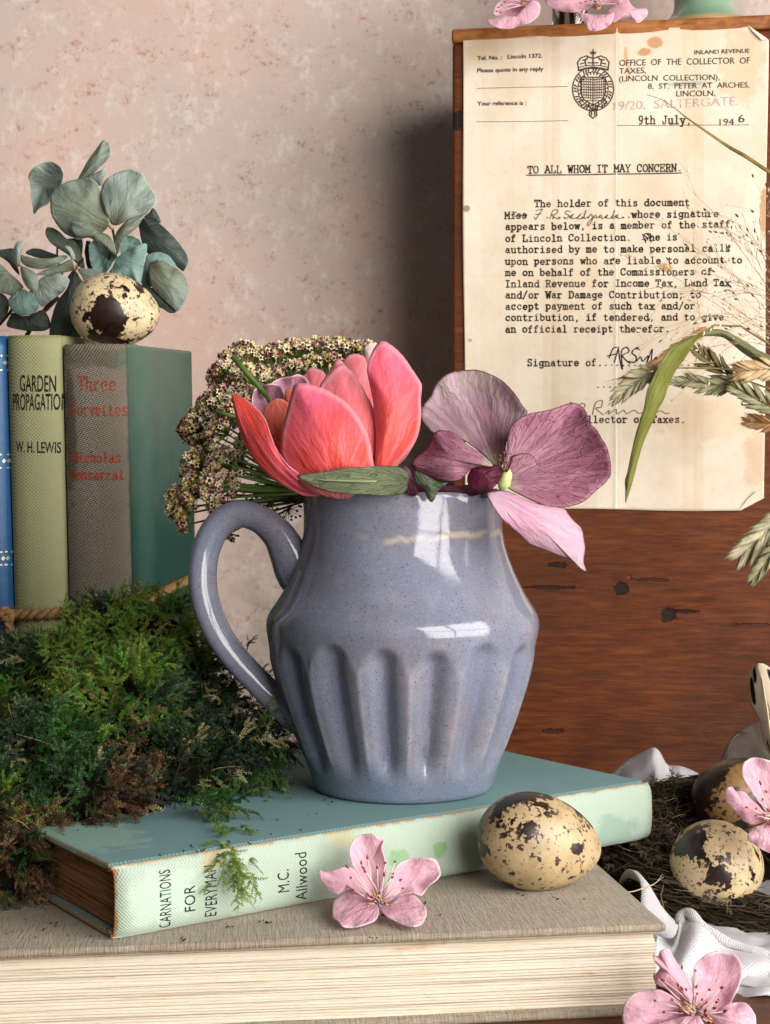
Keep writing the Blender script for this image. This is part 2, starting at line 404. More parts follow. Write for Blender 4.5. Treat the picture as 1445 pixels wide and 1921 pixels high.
wl = mk('wall', ([(-90, 88, -3), (110, 88, -3), (110, 88, 120), (-90, 88, 120), (-90, 91, -3), (110, 91, -3), (110, 91, 120), (-90, 91, 120)],
                 [(0, 1, 2, 3), (4, 7, 6, 5), (0, 4, 5, 1), (1, 5, 6, 2), (2, 6, 7, 3), (3, 7, 4, 0)]), m_wall(), smooth=False)
tag(wl, kind='structure')

# ---------------------------------------------------------------- wooden box on end
BO = Vector((3.55, 76, 0)); BR = Matrix.Rotation(R(-8), 3, 'Z')
box = thing('wooden_box', BO, 'old orange brown wooden box standing on end, carrying the typed letter', 'wooden box', rot=BR)
def bloc(px, py):            # photo point -> box front (local x, z)
    n_ = BR @ Vector((0, -1, 0)); o = Vector((0, 0, EYE)); d = P(px, py, 1)-o
    t = (BO-o).dot(n_)/d.dot(n_); q = BR.transposed() @ (o+d*t-BO); return q
def mk_mark(px, py, rx, rz, c='#140c08', wob=.3, ns=2.5):
    wob = wob+.3
    q = bloc(px, py); return ((q.x, 0, q.z), (rx, 3, rz), c, wob, ns)
marks = [mk_mark(1165, 1103, .42, .33, '#15100d', .3), mk_mark(1254, 1153, .42, .42, '#1a110c', .35), mk_mark(1282, 1147, .75, .1, '#1a0f0a', .3),
         mk_mark(1046, 1060, .5, .16, '#1c1009'), 
         mk_mark(1030, 1102, 1.6, .09, '#241208', .3), mk_mark(1040, 1372, .6, .14, '#32180b', .5), mk_mark(1410, 1172, 1.2, .10, '#3a1c0c', .5),
         mk_mark(1225, 1088, 1.1, .1, '#3a1a0a', .5), mk_mark(858, 225, .7, .5, '#100b08', .4), mk_mark(1180, 1083, .13, .12, '#6b3413')]
WB = m_wood('orange_brown_board', '#2a1206', '#5c2b09', '#834616', .46, 0, marks)
WB.b.inputs['Specular IOR Level'].default_value = .22
WS = m_wood('box_edge_wood', '#4a230c', '#94551f', '#c58a44', .5, 0, (), 1.6, (5, 1, 2), .5)
q = G(); q.box((0, 0, 0), (27, 1.1, 38.75)); mk('front_board', q, WB, box, local=True, smooth=False, bevel=.16)
q = G(); q.box((.02, 1.13, 0), (1.0, 8.5, 38.6)); mk('side_board', q, WB, box, local=True, smooth=False, bevel=.1)
q = G(); q.box((26, 1.13, 0), (26.98, 8.5, 38.6)); mk('side_board', q, WB, box, local=True, smooth=False, bevel=.1)
q = G(); q.box((-.03, -.12, 38.78), (27.05, 8.6, 39.5)); mk('top_board', q, WS, box, local=True, smooth=False, bevel=.14)

# ---------------------------------------------------------------- lettering
def Earc(cx, cy, rx, ry, a0=0, a1=360, n=12):
    return [(cx+rx*math.cos(R(a0+(a1-a0)*i/n)), cy+ry*math.sin(R(a0+(a1-a0)*i/n))) for i in range(n+1)]
GL = {
 'a': [Earc(4.6, 1.9, 2.6, 1.8), [(7.2, 4.3), (7.2, .8), (8.8, .1)], [(2.6, 5.2), (4, 6), (6, 6), (7.2, 4.6)]],
 'b': [[(.8, 9), (2.1, 9), (2.1, 0)], Earc(5, 3, 3.1, 3)], 'c': [Earc(5.2, 3, 3.2, 3, 45, 320), [(7.6, 5.9), (7.5, 4.2)]],
 'd': [Earc(4.8, 3, 3.1, 3), [(6.6, 9), (8, 9), (8, 0), (9.3, 0)]], 'e': [Earc(5, 3, 3.2, 3, 0, 318), [(1.8, 3.1), (8.2, 3.1)]],
 'f': [[(3.8, 0), (3.8, 7.3), (4.7, 8.8), (6.4, 9), (7.6, 8.2)], [(1.8, 5.9), (7, 5.9)], [(1.8, 0), (6.2, 0)]],
 'g': [Earc(4.7, 3.3, 2.9, 2.6), [(9.2, 5.9), (7.8, 5.9), (7.8, -1), (6.8, -2.4), (4.8, -2.8), (2.4, -2)]],
 'h': [[(.8, 9), (2.2, 9), (2.2, 0)], [(.7, 0), (3.8, 0)], [(6.2, 0), (9.3, 0)], [(2.2, 4.4), (4, 6), (6.2, 6), (7.7, 4.8), (7.7, 0)]],
 'i': [[(2.8, 5.9), (5, 5.9), (5, 0)], [(2.2, 0), (7.9, 0)], [(4.9, 8.3), (5.1, 8.5)]],
 'k': [[(1, 9), (2.4, 9), (2.4, 0)], [(.9, 0), (4, 0)], [(7.6, 5.9), (2.6, 2.6)], [(4.4, 3.7), (8, 0)], [(6.2, 5.9), (9, 5.9)], [(6.4, 0), (9.4, 0)]],
 'l': [[(2.8, 9), (5, 9), (5, 0)], [(2.2, 0), (7.9, 0)]],
 'm': [[(.4, 5.9), (1.6, 5.9), (1.6, 0)], [(.4, 0), (2.8, 0)], [(1.6, 4.8), (2.7, 6), (4.1, 6), (5, 4.8), (5, 0)], [(5, 4.8), (6.1, 6), (7.5, 6), (8.4, 4.8), (8.4, 0)], [(4.3, 0), (5.9, 0)], [(7.4, 0), (9.7, 0)]],
 'n': [[(.8, 5.9), (2.2, 5.9), (2.2, 0)], [(.7, 0), (3.8, 0)], [(6.2, 0), (9.3, 0)], [(2.2, 4.4), (4, 6), (6.2, 6), (7.7, 4.8), (7.7, 0)]],
 'o': [Earc(5, 3, 3.3, 3)], 'p': [[(.8, 5.9), (2.2, 5.9), (2.2, -2.7)], [(.7, -2.7), (4, -2.7)], Earc(5.2, 3, 3, 3)],
 'q': [Earc(4.8, 3, 3, 3), [(7.8, 5.9), (7.8, -2.7)]],
 'r': [[(1.2, 5.9), (3, 5.9), (3, 0)], [(1.2, 0), (5.6, 0)], [(3, 3.9), (4.6, 5.8), (6.6, 6), (8, 5.1)]],
 's': [[(7.5, 5.8), (7.4, 4.9), (6, 6), (3.6, 6), (2.6, 5), (3.2, 3.6), (6.6, 2.6), (7.7, 1.4), (6.6, .1), (3.8, 0), (2.4, 1.1), (2.3, .1)]],
 't': [[(4, 8), (4, 1.2), (4.8, .1), (6.6, 0), (7.9, .9)], [(1.7, 5.9), (7.2, 5.9)]],
 'u': [[(.8, 5.9), (2.2, 5.9), (2.2, 1.4), (3.2, 0), (5.6, 0), (7.6, 1.5)], [(6.2, 5.9), (7.6, 5.9), (7.6, 0), (9.1, 0)]],
 'v': [[(1.8, 5.9), (5, 0), (8.2, 5.9)], [(.5, 5.9), (3.4, 5.9)], [(6.6, 5.9), (9.5, 5.9)]],
 'w': [[(1.3, 5.9), (3, 0), (5, 5), (7, 0), (8.7, 5.9)], [(.3, 5.9), (2.8, 5.9)], [(7.2, 5.9), (9.7, 5.9)]],
 'x': [[(1.8, 5.9), (8, 0)], [(8, 5.9), (1.8, 0)], [(.6, 5.9), (3.4, 5.9)], [(6.4, 5.9), (9.4, 5.9)], [(.6, 0), (3.4, 0)], [(6.4, 0), (9.4, 0)]],
 'y': [[(1.8, 5.9), (5, .3)], [(8.2, 5.9), (4.2, -2.7), (1.5, -2.7)], [(.5, 5.9), (3.4, 5.9)], [(6.6, 5.9), (9.5, 5.9)]],
 'A': [[(.9, 0), (5, 9), (9.1, 0)], [(2.6, 3.2), (7.4, 3.2)], [(-.1, 0), (2.6, 0)], [(7.4, 0), (10.1, 0)], [(3, 9), (5, 9)]],
 'C': [Earc(5.1, 4.5, 3.9, 4.5, 42, 318), [(8.2, 8.8), (8.2, 6.3)]], 'D': [[(.8, 0), (.8, 0), (2.2, 0), (2.2, 9), (.8, 9)], [(2.2, 9), (5.6, 9), (8.4, 7), (8.8, 4.5), (8.4, 2), (5.6, 0), (2.2, 0)]],
 'E': [[(.8, 9), (8.2, 9), (8.2, 6.8)], [(2.2, 9), (2.2, 0)], [(.8, 0), (8.7, 0), (8.7, 2.3)], [(2.2, 4.7), (6, 4.7)], [(6, 6), (6, 3.4)]],
 'F': [[(.8, 9), (8.6, 9), (8.6, 6.6)], [(2.2, 9), (2.2, 0)], [(.8, 0), (4.4, 0)], [(2.2, 4.7), (6, 4.7)], [(6, 6), (6, 3.4)]],
 'H': [[(2, 9), (2, 0)], [(8, 9), (8, 0)], [(2, 4.6), (8, 4.6)], [(.6, 9), (3.5, 9)], [(6.5, 9), (9.4, 9)], [(.6, 0), (3.5, 0)], [(6.5, 0), (9.4, 0)]],
 'I': [[(5, 9), (5, 0)], [(2.4, 9), (7.6, 9)], [(2.4, 0), (7.6, 0)]],
 'J': [[(6.6, 9), (6.6, 1.8), (5.4, .1), (3.2, 0), (1.8, 1.4), (1.8, 3)], [(4.4, 9), (9, 9)]],
 'L': [[(2.6, 9), (2.6, 0)], [(1, 9), (4.8, 9)], [(1, 0), (8.8, 0), (8.8, 2.8)]],
 'M': [[(1.6, 0), (1.6, 9), (5, 3.2), (8.4, 9), (8.4, 0)], [(.2, 9), (1.6, 9)], [(8.4, 9), (9.8, 9)], [(.2, 0), (3.1, 0)], [(6.9, 0), (9.8, 0)]],
 'N': [[(1.8, 0), (1.8, 9), (8.2, 0), (8.2, 9)], [(.4, 9), (1.8, 9)], [(6.6, 9), (9.7, 9)], [(.4, 0), (3.4, 0)]],
 'O': [Earc(5, 4.5, 4, 4.5)], 'R': [[(.8, 9), (6, 9), (7.8, 7.8), (7.8, 5.9), (6, 4.6), (2.2, 4.6)], [(2.2, 9), (2.2, 0)], [(.8, 0), (4, 0)], [(5.4, 4.6), (8, 0), (9.6, 0)]],
 'S': [[(8, 9), (7.9, 7.2), (6.2, 9), (3.6, 9), (2, 7.6), (2.3, 5.8), (4, 4.9), (6.6, 4.1), (8.1, 2.8), (7.8, 1), (6, 0), (3.8, 0), (2, 1.8), (1.9, 0)]],
 'T': [[(1, 6.8), (1, 9), (9, 9), (9, 6.8)], [(5, 9), (5, 0)], [(3, 0), (7, 0)]],
 'W': [[(1.2, 9), (2.9, 0), (5, 7), (7.1, 0), (8.8, 9)], [(0, 9), (2.8, 9)], [(7.2, 9), (10, 9)]],
 'Y': [[(1.4, 9), (5, 4.2), (8.6, 9)], [(5, 4.2), (5, 0)], [(.2, 9), (3, 9)], [(7, 9), (9.8, 9)], [(3, 0), (7, 0)]],
 '9': [Earc(5, 6.2, 2.9, 2.8), [(7.9, 6.2), (7.4, 2.6), (5.2, 0), (2.8, .2)]], '6': [Earc(5, 2.8, 2.9, 2.8), [(2.1, 2.8), (2.8, 6.4), (5, 9), (7, 8.8)]],
 '1': [[(3.2, 7.4), (5, 9), (5, 0)], [(3, 0), (7, 0)]], '4': [[(6.6, 0), (6.6, 9), (1.6, 3), (8.6, 3)]],
 '.': [[(4.6, .3), (5.3, .5)], [(4.6, .6), (5.3, .2)]], ',': [[(5, .6), (5.2, -.2), (4.2, -1.9)]], ';': [[(4.9, 5), (5.2, 5.2)], [(5, .6), (5.2, -.2), (4.2, -1.9)]], '/': [[(1.8, -1.2), (8.2, 9.6)]],
}
def stroke(g, pts, w, f, wv=None):
    """flat ink line: pts in flat photo units, f maps (x, y) onto the printed surface"""
    segs = []
    for (x0, y0), (x1, y1) in zip(pts[:-1], pts[1:]):
        k = max(1, int(math.hypot(x1-x0, y1-y0)/9))
        segs += [((x0+(x1-x0)*i/k, y0+(y1-y0)*i/k), (x0+(x1-x0)*(i+1)/k, y0+(y1-y0)*(i+1)/k)) for i in range(k)]
    for (x0, y0), (x1, y1) in segs:
        dx, dy = x1-x0, y1-y0; l = math.hypot(dx, dy) or 1e-6; ux, uy = dx/l, dy/l
        ww = w*.5
        if wv: ww = .5*(w+(wv-w)*abs(uy)**1.5)
        e = min(ww, w*.5)*.85; x0 -= ux*e; y0 -= uy*e; x1 += ux*e; y1 += uy*e; nx, ny = -uy*ww, ux*ww
        g.add([f(x0+nx, y0+ny), f(x1+nx, y1+ny), f(x1-nx, y1-ny), f(x0-nx, y0-ny)], [(0, 1, 2, 3)])
def typed(g, s, x, y, x1, f, h=12.2, w=1.55, jit=.35, dy=0, wv=None, serif=True):
    """typewriter or serif line from x to x1, baseline y, cap height h (photo units)"""
    adv = (x1-x)/max(len(s), 1); k = h/9
    for i, ch in enumerate(s):
        if ch == ' ': continue
        cx = x+i*adv+random.uniform(-.2, .2)*jit*2; cy = y+dy*i/len(s)+random.uniform(-1, 1)*jit
        ww = w*random.uniform(.85, 1.15)
        for pl in GL.get(ch, []):
            sx = adv*.97/10
            stroke(g, [(cx+a*sx, cy-b*k) for a, b in pl], ww, f, wv)
def _cap():
    cu = bpy.data.curves.new('tmp', 'FONT'); cu.body = 'H'; cu.size = 1; ob = bpy.data.objects.new('tmp', cu); me = bpy.data.meshes.new_from_object(ob)
    h = max(v.co.y for v in me.vertices); bpy.data.objects.remove(ob); bpy.data.curves.remove(cu); bpy.data.meshes.remove(me); return h
CAPH = _cap()
def fonttext(g, s, f, quad, bold=0.0, space=1.0):
    """built-in sans lettering fitted to a quad given as baseline start, baseline end, cap-height offset (photo units)"""
    (x0, y0), (x1, y1), (hx, hy) = quad
    cu = bpy.data.curves.new('tmp', 'FONT'); cu.body = s; cu.size = 1; cu.resolution_u = 3; cu.offset = bold; cu.space_character = space
    ob = bpy.data.objects.new('tmp', cu); me = bpy.data.meshes.new_from_object(ob)
    vs = [tuple(v.co) for v in me.vertices]; fs = [tuple(p.vertices) for p in me.polygons]
    bpy.data.objects.remove(ob); bpy.data.curves.remove(cu); bpy.data.meshes.remove(me)
    xa = min(v[0] for v in vs); xb = max(v[0] for v in vs); cap = CAPH
    g.add([f(x0+(x1-x0)*(a-xa)/(xb-xa)+hx*b/cap, y0+(y1-y0)*(a-xa)/(xb-xa)+hy*b/cap) for a, b, _ in vs], fs)

# ---------------------------------------------------------------- the letter
pq = [np.array(q, float) for q in ((868, 63), (1441, 47), (1432, 959), (873, 953))]
def paper_off(px, py):
    o = .07+.045*math.exp(-abs(px-1157-(py-500)*-.003)/3.2)+.03*math.sin(px*.011+py*.004)**2+.012*math.sin(px*.05+py*.021)
    o += .02*math.exp(-abs(py-514)/3)-.015*math.exp(-abs(px-1035)/4)-.012*math.exp(-abs(px-1300)/4)
    o += .25*max(0, (px+py*.5-1780)/140)**2+.12*max(0, (px-py*.6-1330)/90)**2+.05*max(0, (890-px)/25)**2*(py/900)
    return o
def paper_pt(px, py, e=0.0):
    q = bloc(px, py); return Vector((q.x, -paper_off(px, py)-e, q.z))
pf = lambda x, y: paper_pt(x, y, .03)
def m_paper():
    m = M('aged_letter_paper', .85, .2); v = m.co(); x, y, z = m.xyz(v)
    f = m.noise(v, .22, 5, .6); c = m.mix(m.sm(f, .35, .7), '#e0d3bf', '#d3c1a6')
    c = m.mix(m.ma('MULTIPLY', m.sm(m.noise(v, 2.5, 6, .75), .5, .75), .25), c, '#c0a57e')
    lo = bloc(1157, 500); d = m.ma('ABSOLUTE', m.ma('SUBTRACT', x, lo.x))
    c = m.mix(m.ma('MULTIPLY', m.sm(d, .06, 0), .55), c, '#efe6d2'); c = m.mix(m.ma('MULTIPLY', m.sm(m.ma('ABSOLUTE', m.ma('SUBTRACT', x, lo.x+.1)), .05, 0), .4), c, '#a58b66')
    for px, w_, am in ((1035, .5, .16), (935, 1.0, .10), (1300, .6, .16), (1110, .35, .1)):
        xx = bloc(px, 500).x; c = m.mix(m.ma('MULTIPLY', m.sm(m.ma('ABSOLUTE', m.ma('SUBTRACT', x, xx)), w_, w_*.8), am), c, '#b99a6c')
    for px, py, rx, rz, cc, am, wb in ((1228, 82, .5, .33, '#b87c40', .75, .35), (1210, 98, .45, .25, '#b87c40', .75, .35), (1174, 105, .12, .6, '#bd8a55', .6, .3), (1180, 135, .16, .35, '#c39664', .5, .3), (1248, 502, .42, .24, '#b98548', .75, .3),
                                 (1290, 158, 1.6, .12, '#5f8f98', .45, .15), (1436, 400, .3, 1.5, '#a97842', .7, .5), (876, 392, .2, .2, '#7d6a50', .8, .3), (1330, 780, 3.2, 1.3, '#c9a071', .22, .5), (1425, 860, .9, 1.6, '#c49a69', .35, .4), (882, 639, .13, .1, '#9a7a50', .6, .3),
                                 (1020, 60, 5.0, .3, '#a8865a', .5, .4), (1390, 130, 1.2, 2.2, '#c4a478', .4, .4), (905, 90, .9, .8, '#cdb48e', .5, .4)):
        q = bloc(px, py); c = m.mix(m.ma('MULTIPLY', m.blob(v, (q.x, 0, q.z), (rx, 3, rz), wb, 1.3), am), c, cc)
    nn = m.bump(m.ma('ADD', m.noise(v, 9, 4, .7), m.ma('MULTIPLY', m.noise(v, .5, 4, .6), 3)), .02, .5)
    m.color(c).normal(nn); return m
letter = thing('letter', BR @ Vector((10, 0, 14))+BO, 'yellowed typed letter with a printed crest and the heading TO ALL WHOM IT MAY CONCERN', 'letter', rot=BR)
lofs = Vector((10, 0, 14))
def lmk(name, g, mat, **k):
    if isinstance(g, G): g.v = [tuple(Vector(q)-lofs) for q in g.v]
    else: g = ([tuple(Vector(q)-lofs) for q in g[0]], g[1])
    return mk(name, g, mat, letter, local=True, **k)
PAP = m_paper()
for nd in PAP.t.nodes:       # marks are measured from the box corner: shift this material to the letter's own origin
    if nd.type == 'MAPPING': nd.inputs['Location'].default_value = tuple(lofs)
nx, ny = 200, 180; v = []
for j in range(ny+1):
    for i in range(nx+1):
        u, t = i/nx, j/ny
        p = (pq[0]*(1-u)+pq[1]*u)*(1-t)+(pq[3]*(1-u)+pq[2]*u)*t
        p = p+np.array([1.3*math.sin(t*9+1)*(1 if u in (0, 1) else 0), 1.1*math.sin(u*11)*(1 if t in (0, 1) else 0)])
        for (ax, ay), (bx, by) in (((1433, 934), (1386, 959)), ((1400, 47), (1442, 76)), ((868, 72), (884, 61))):
            ex, ey = bx-ax, by-ay; L = math.hypot(ex, ey); s = ((p[0]-ax)*ey-(p[1]-ay)*ex)/L
            if s > 0: p = p-np.array([ey/L*s, -ex/L*s])
        v.append(paper_pt(*p))
f = [(j*(nx+1)+i, (j+1)*(nx+1)+i, (j+1)*(nx+1)+i+1, j*(nx+1)+i+1) for j in range(ny) for i in range(nx)]
lmk('sheet', (v, f), PAP, solid=.02, offs=0)
fl = [paper_pt(1386, 957, .03), paper_pt(1433, 934, .03), paper_pt(1427, 921, .14), paper_pt(1418, 921, .16), paper_pt(1400, 938, .1)]
lmk('folded_corner', (fl, [(0, 1, 2, 3, 4)]), PAP, solid=.015, smooth=False)
fl = [paper_pt(1441, 76, .03), paper_pt(1401, 48, .03), paper_pt(1412, 62, .12), paper_pt(1428, 78, .14)]
lmk('folded_corner', (fl, [(0, 1, 2, 3)]), PAP, solid=.015, smooth=False)
g = G()
for s, x0, x1, y0, y1 in (
  ('The holder of this document', 1003, 1295, 389, 386), ('appears below, is a member of the staff', 948, 1371, 432, 427), ('of Lincoln Collection.  She is', 948, 1272, 454, 451),
  ('authorised by me to make personal calls', 948, 1371, 475, 472), ('upon persons who are liable to account to', 948, 1393, 497, 494), ('me on behalf of the Commissioners of', 948, 1337, 518, 516),
  ('Inland Revenue for Income Tax, Land Tax', 948, 1371, 539, 537), ('and/or War Damage Contribution; to', 948, 1316, 560, 559), ('accept payment of such tax and/or', 948, 1305, 581, 580),
  ('contribution, if tendered, and to give', 948, 1359, 602, 601), ('an official receipt therefor.', 948, 1258, 624, 623), ('Miss', 947, 990, 411, 410), ('whose signature', 1185, 1349, 409, 407),
  ('Signature of............', 989, 1252, 687, 686), ('.....', 1250, 1310, 686, 686), ('.....', 1117, 1172, 727, 727), ('Collector of Taxes.', 1080, 1287, 793, 793), ('...............', 1022, 1186, 410, 409)):
    typed(g, s, x0, y0, x1, pf, 12.4, 2.15, .35, y1-y0)
stroke(g, [(966, 406), (989, 405)], 2.2, pf)
stroke(g, [(1206, 440), (1212, 456)], 1.6, pf); stroke(g, [(1216, 438), (1222, 455)], 1.6, pf); stroke(g, [(1205, 450), (1224, 445)], 1.6, pf)
tag(lmk('typed_text', g, INKG, smooth=False), 'black typewritten paragraphs')
g = G(); typed(g, 'TO ALL WHOM IT MAY CONCERN.', 990, 326, 1281, pf, 13.5, 2.0, .3, -4)
stroke(g, [(989, 329.5), (1100, 328.5), (1200, 327), (1278, 325.5)], 2.0, pf)
lmk('typed_heading', g, INKG, smooth=False)
g = G(); typed(g, '9th July,', 1197, 234, 1298, pf, 15, 2.1, .3, -1)
for k in range(62): stroke(g, [(1159+k*4, 236.8-k*.03), (1160.3+k*4, 236.8-k*.03)], 1.4, pf)
lmk('typed_date', g, INKG, smooth=False)
g = G()
for s, x0, x1, y0, y1, h, b in (
  ('INLAND REVENUE', 1303, 1406, 103, 100, 7.5, .012), ('OFFICE  OF  THE  COLLECTOR  OF', 1162, 1407, 125, 120, 11.5, .003), ('TAXES,', 1162, 1212, 139.5, 138.5, 10.5, .003),
  ('(LINCOLN  COLLECTION),', 1162, 1350, 154, 151, 10.5, .003), ('8,  ST.  PETER  AT  ARCHES,', 1216, 1406, 168, 165, 10, .003), ('LINCOLN,', 1269, 1342, 182, 181, 10.5, .003),
  ('Tel. No. :', 896, 942, 114, 112.5, 7.5, .02), ('Lincoln 1372.', 953, 1018, 111.5, 109.5, 7.5, .02), ('Please quote in any reply', 896, 1020, 137, 134, 7.5, .02), ('Your reference is :', 896, 988, 199, 198, 7.5, .02),
  ('194', 1350, 1377, 236, 235, 12, 0), ('6', 1385, 1397, 231, 230, 15, .0)):
    fonttext(g, s, pf, ((x0, y0), (x1, y1), (0, -h)), b)
stroke(g, [(895, 167), (980, 165), (1066, 163)], .8, pf); stroke(g, [(895, 229.5), (980, 229), (1066, 227)], .8, pf)
lmk('printed_letterhead', g, PRINT, smooth=False)
ST = M('faded_violet_stamp', .9, .1); ST.color(ST.mix(ST.sm(ST.noise(ST.co(), 2.2, 4, .7), .4, .6), '#b09aa0', '#cdbba8'))
g = G(); fonttext(g, '19/20,  SALTERGATE.', pf, ((1152, 208), (1385, 198), (0, -16)), .0)
lmk('stamped_address', g, ST, smooth=False)
# crest: strap ring, shield, crown
g = G(); cx, cy = 1113, 168
def ring(rx, ry, w_, n=40, y0=0):
    stroke(g, [(cx+rx*math.cos(2*math.pi*k/n), cy+y0+ry*math.sin(2*math.pi*k/n)) for k in range(n+1)], w_, pf)
ring(38.5, 41, 2.0); ring(28.5, 32, 1.6)
for k in range(44):
    a = 2*math.pi*k/44; 
    if k % 4: stroke(g, [(cx+31.5*math.cos(a), cy+34.5*math.sin(a)), (cx+35.5*math.cos(a+.05), cy+38.5*math.sin(a+.05))], 2.4, pf)
for k in range(26):
    a = math.pi*(k+.5)/26; a = a if k % 2 else -a
    stroke(g, [(cx+24*math.cos(a), cy+28*math.sin(a)), (cx+27.5*math.cos(a), cy+31.5*math.sin(a))], 2.2, pf)
sh = [(1090, 146), (1136, 146), (1136, 176), (1130, 188), (1113, 198), (1096, 188), (1090, 176), (1090, 146)]
stroke(g, sh, 2, pf); stroke(g, [(1113, 146), (1113, 197)], 1.4, pf); stroke(g, [(1090, 169), (1136, 169)], 1.4, pf)
for k in range(11): stroke(g, [(1092+k*4.1, 148), (1092+k*4.1, 190-abs(k-5)*2.2)], 1.0, pf)
for k in range(9): 
    for q_ in range(2): stroke(g, [(1092+q_*23, 149+k*5+q_), (1111+q_*23, 150+k*5-q_)], 1.5, pf)
stroke(g, [(1086, 133), (1100, 129), (1126, 129), (1141, 132)], 3.2, pf); stroke(g, [(1088, 127), (1100, 124), (1126, 124), (1139, 127)], 1.6, pf)
for p in ([(1086, 131), (1084, 118), (1090, 110), (1100, 106), (1113, 111)], [(1141, 131), (1143, 118), (1137, 110), (1127, 106), (1113, 111)], [(1100, 124), (1098, 115), (1104, 108)], [(1127, 124), (1129, 115), (1122, 108)], [(1113, 124), (1113, 103)],
          [(1090, 121), (1098, 119)], [(1104, 119), (1122, 119)], [(1128, 119), (1137, 121)], [(1094, 114), (1101, 112)], [(1125, 112), (1134, 114)], [(1108, 99), (1118, 99)], [(1113, 94), (1113, 105)], [(1109, 102), (1117, 102)],
          [(1095, 203), (1104, 199), (1113, 207), (1122, 199), (1131, 203)], [(1107, 205), (1106, 217), (1113, 223), (1120, 217), (1119, 205)], [(1110, 208), (1110, 217)], [(1116, 208), (1116, 217)], [(1093, 199), (1087, 192), (1092, 188)], [(1133, 199), (1139, 192), (1134, 188)]):
    stroke(g, p, 2.2, pf)
tag(lmk('printed_crest', g, PRINT, smooth=False), 'black crest of a crowned oval strap round a shield')
# handwriting
g = G()
def pen(pts, w_=1.6, n=None):
    q = spline(pts, n or len(pts)*5); stroke(g, [tuple(a) for a in q], w_, pf)
pen([(1006, 396), (1018, 393), (1012, 402), (1006, 412), (1003, 408)]); pen([(1006, 403), (1016, 402)]); pen([(1032, 411), (1038, 396), (1047, 395), (1043, 403), (1036, 404), (1046, 411), (1052, 409)])
pen([(1070, 398), (1064, 396), (1061, 401), (1068, 405), (1063, 411), (1058, 408)]); pen([(1068, 408), (1076, 403), (1072, 410), (1084, 409), (1090, 402), (1084, 410), (1094, 410), (1100, 395), (1096, 410), (1104, 408), (1110, 403), (1112, 412), (1105, 424), (1103, 420), (1117, 405), (1120, 410), (1128, 404), (1130, 411), (1140, 404), (1138, 410), (1148, 409), (1153, 396), (1150, 411), (1160, 404), (1154, 407), (1162, 411), (1168, 409)])
pen([(969, 399), (962, 398), (966, 402), (961, 404)], 1.5)
pen([(1058, 772), (1066, 762), (1072, 755), (1068, 774), (1074, 764)]); pen([(1086, 772), (1090, 758), (1098, 759), (1094, 768), (1086, 776), (1100, 774)]); pen([(1112, 778), (1118, 756), (1130, 752), (1128, 764), (1118, 766), (1132, 778)])
pen([(1136, 776), (1144, 770), (1142, 777), (1156, 768), (1158, 777), (1170, 770), (1176, 776), (1190, 770), (1200, 776), (1215, 770), (1225, 775), (1240, 771), (1248, 776), (1256, 775)], 1.4)
INKB = M('pale_pen_ink', .8, .1).color('#6e6254')
lmk('handwriting', g, INKB, smooth=False)
g = G()
pen([(1143, 672), (1150, 655), (1157, 652)], 2); pen([(1140, 668), (1158, 664)], 2); pen([(1153, 680), (1160, 655)], 2); pen([(1160, 652), (1164, 680), (1168, 692), (1166, 660), (1176, 652), (1180, 660), (1168, 668), (1182, 682)], 2.2)
pen([(1200, 656), (1192, 654), (1186, 662), (1194, 670), (1190, 680), (1180, 678)], 2.2); pen([(1194, 678), (1202, 670), (1206, 678), (1216, 668), (1214, 680), (1224, 655), (1222, 680), (1232, 670), (1230, 690), (1224, 692), (1238, 672), (1244, 680), (1252, 668), (1258, 680), (1266, 668)], 2)
tag(lmk('signature', g, INK, smooth=False), 'dark ink signature on the dotted line')

for q in letter.children:
    if q.name.startswith(('printed_letterhead', 'handwriting')): q['kind'] = 'stuff'
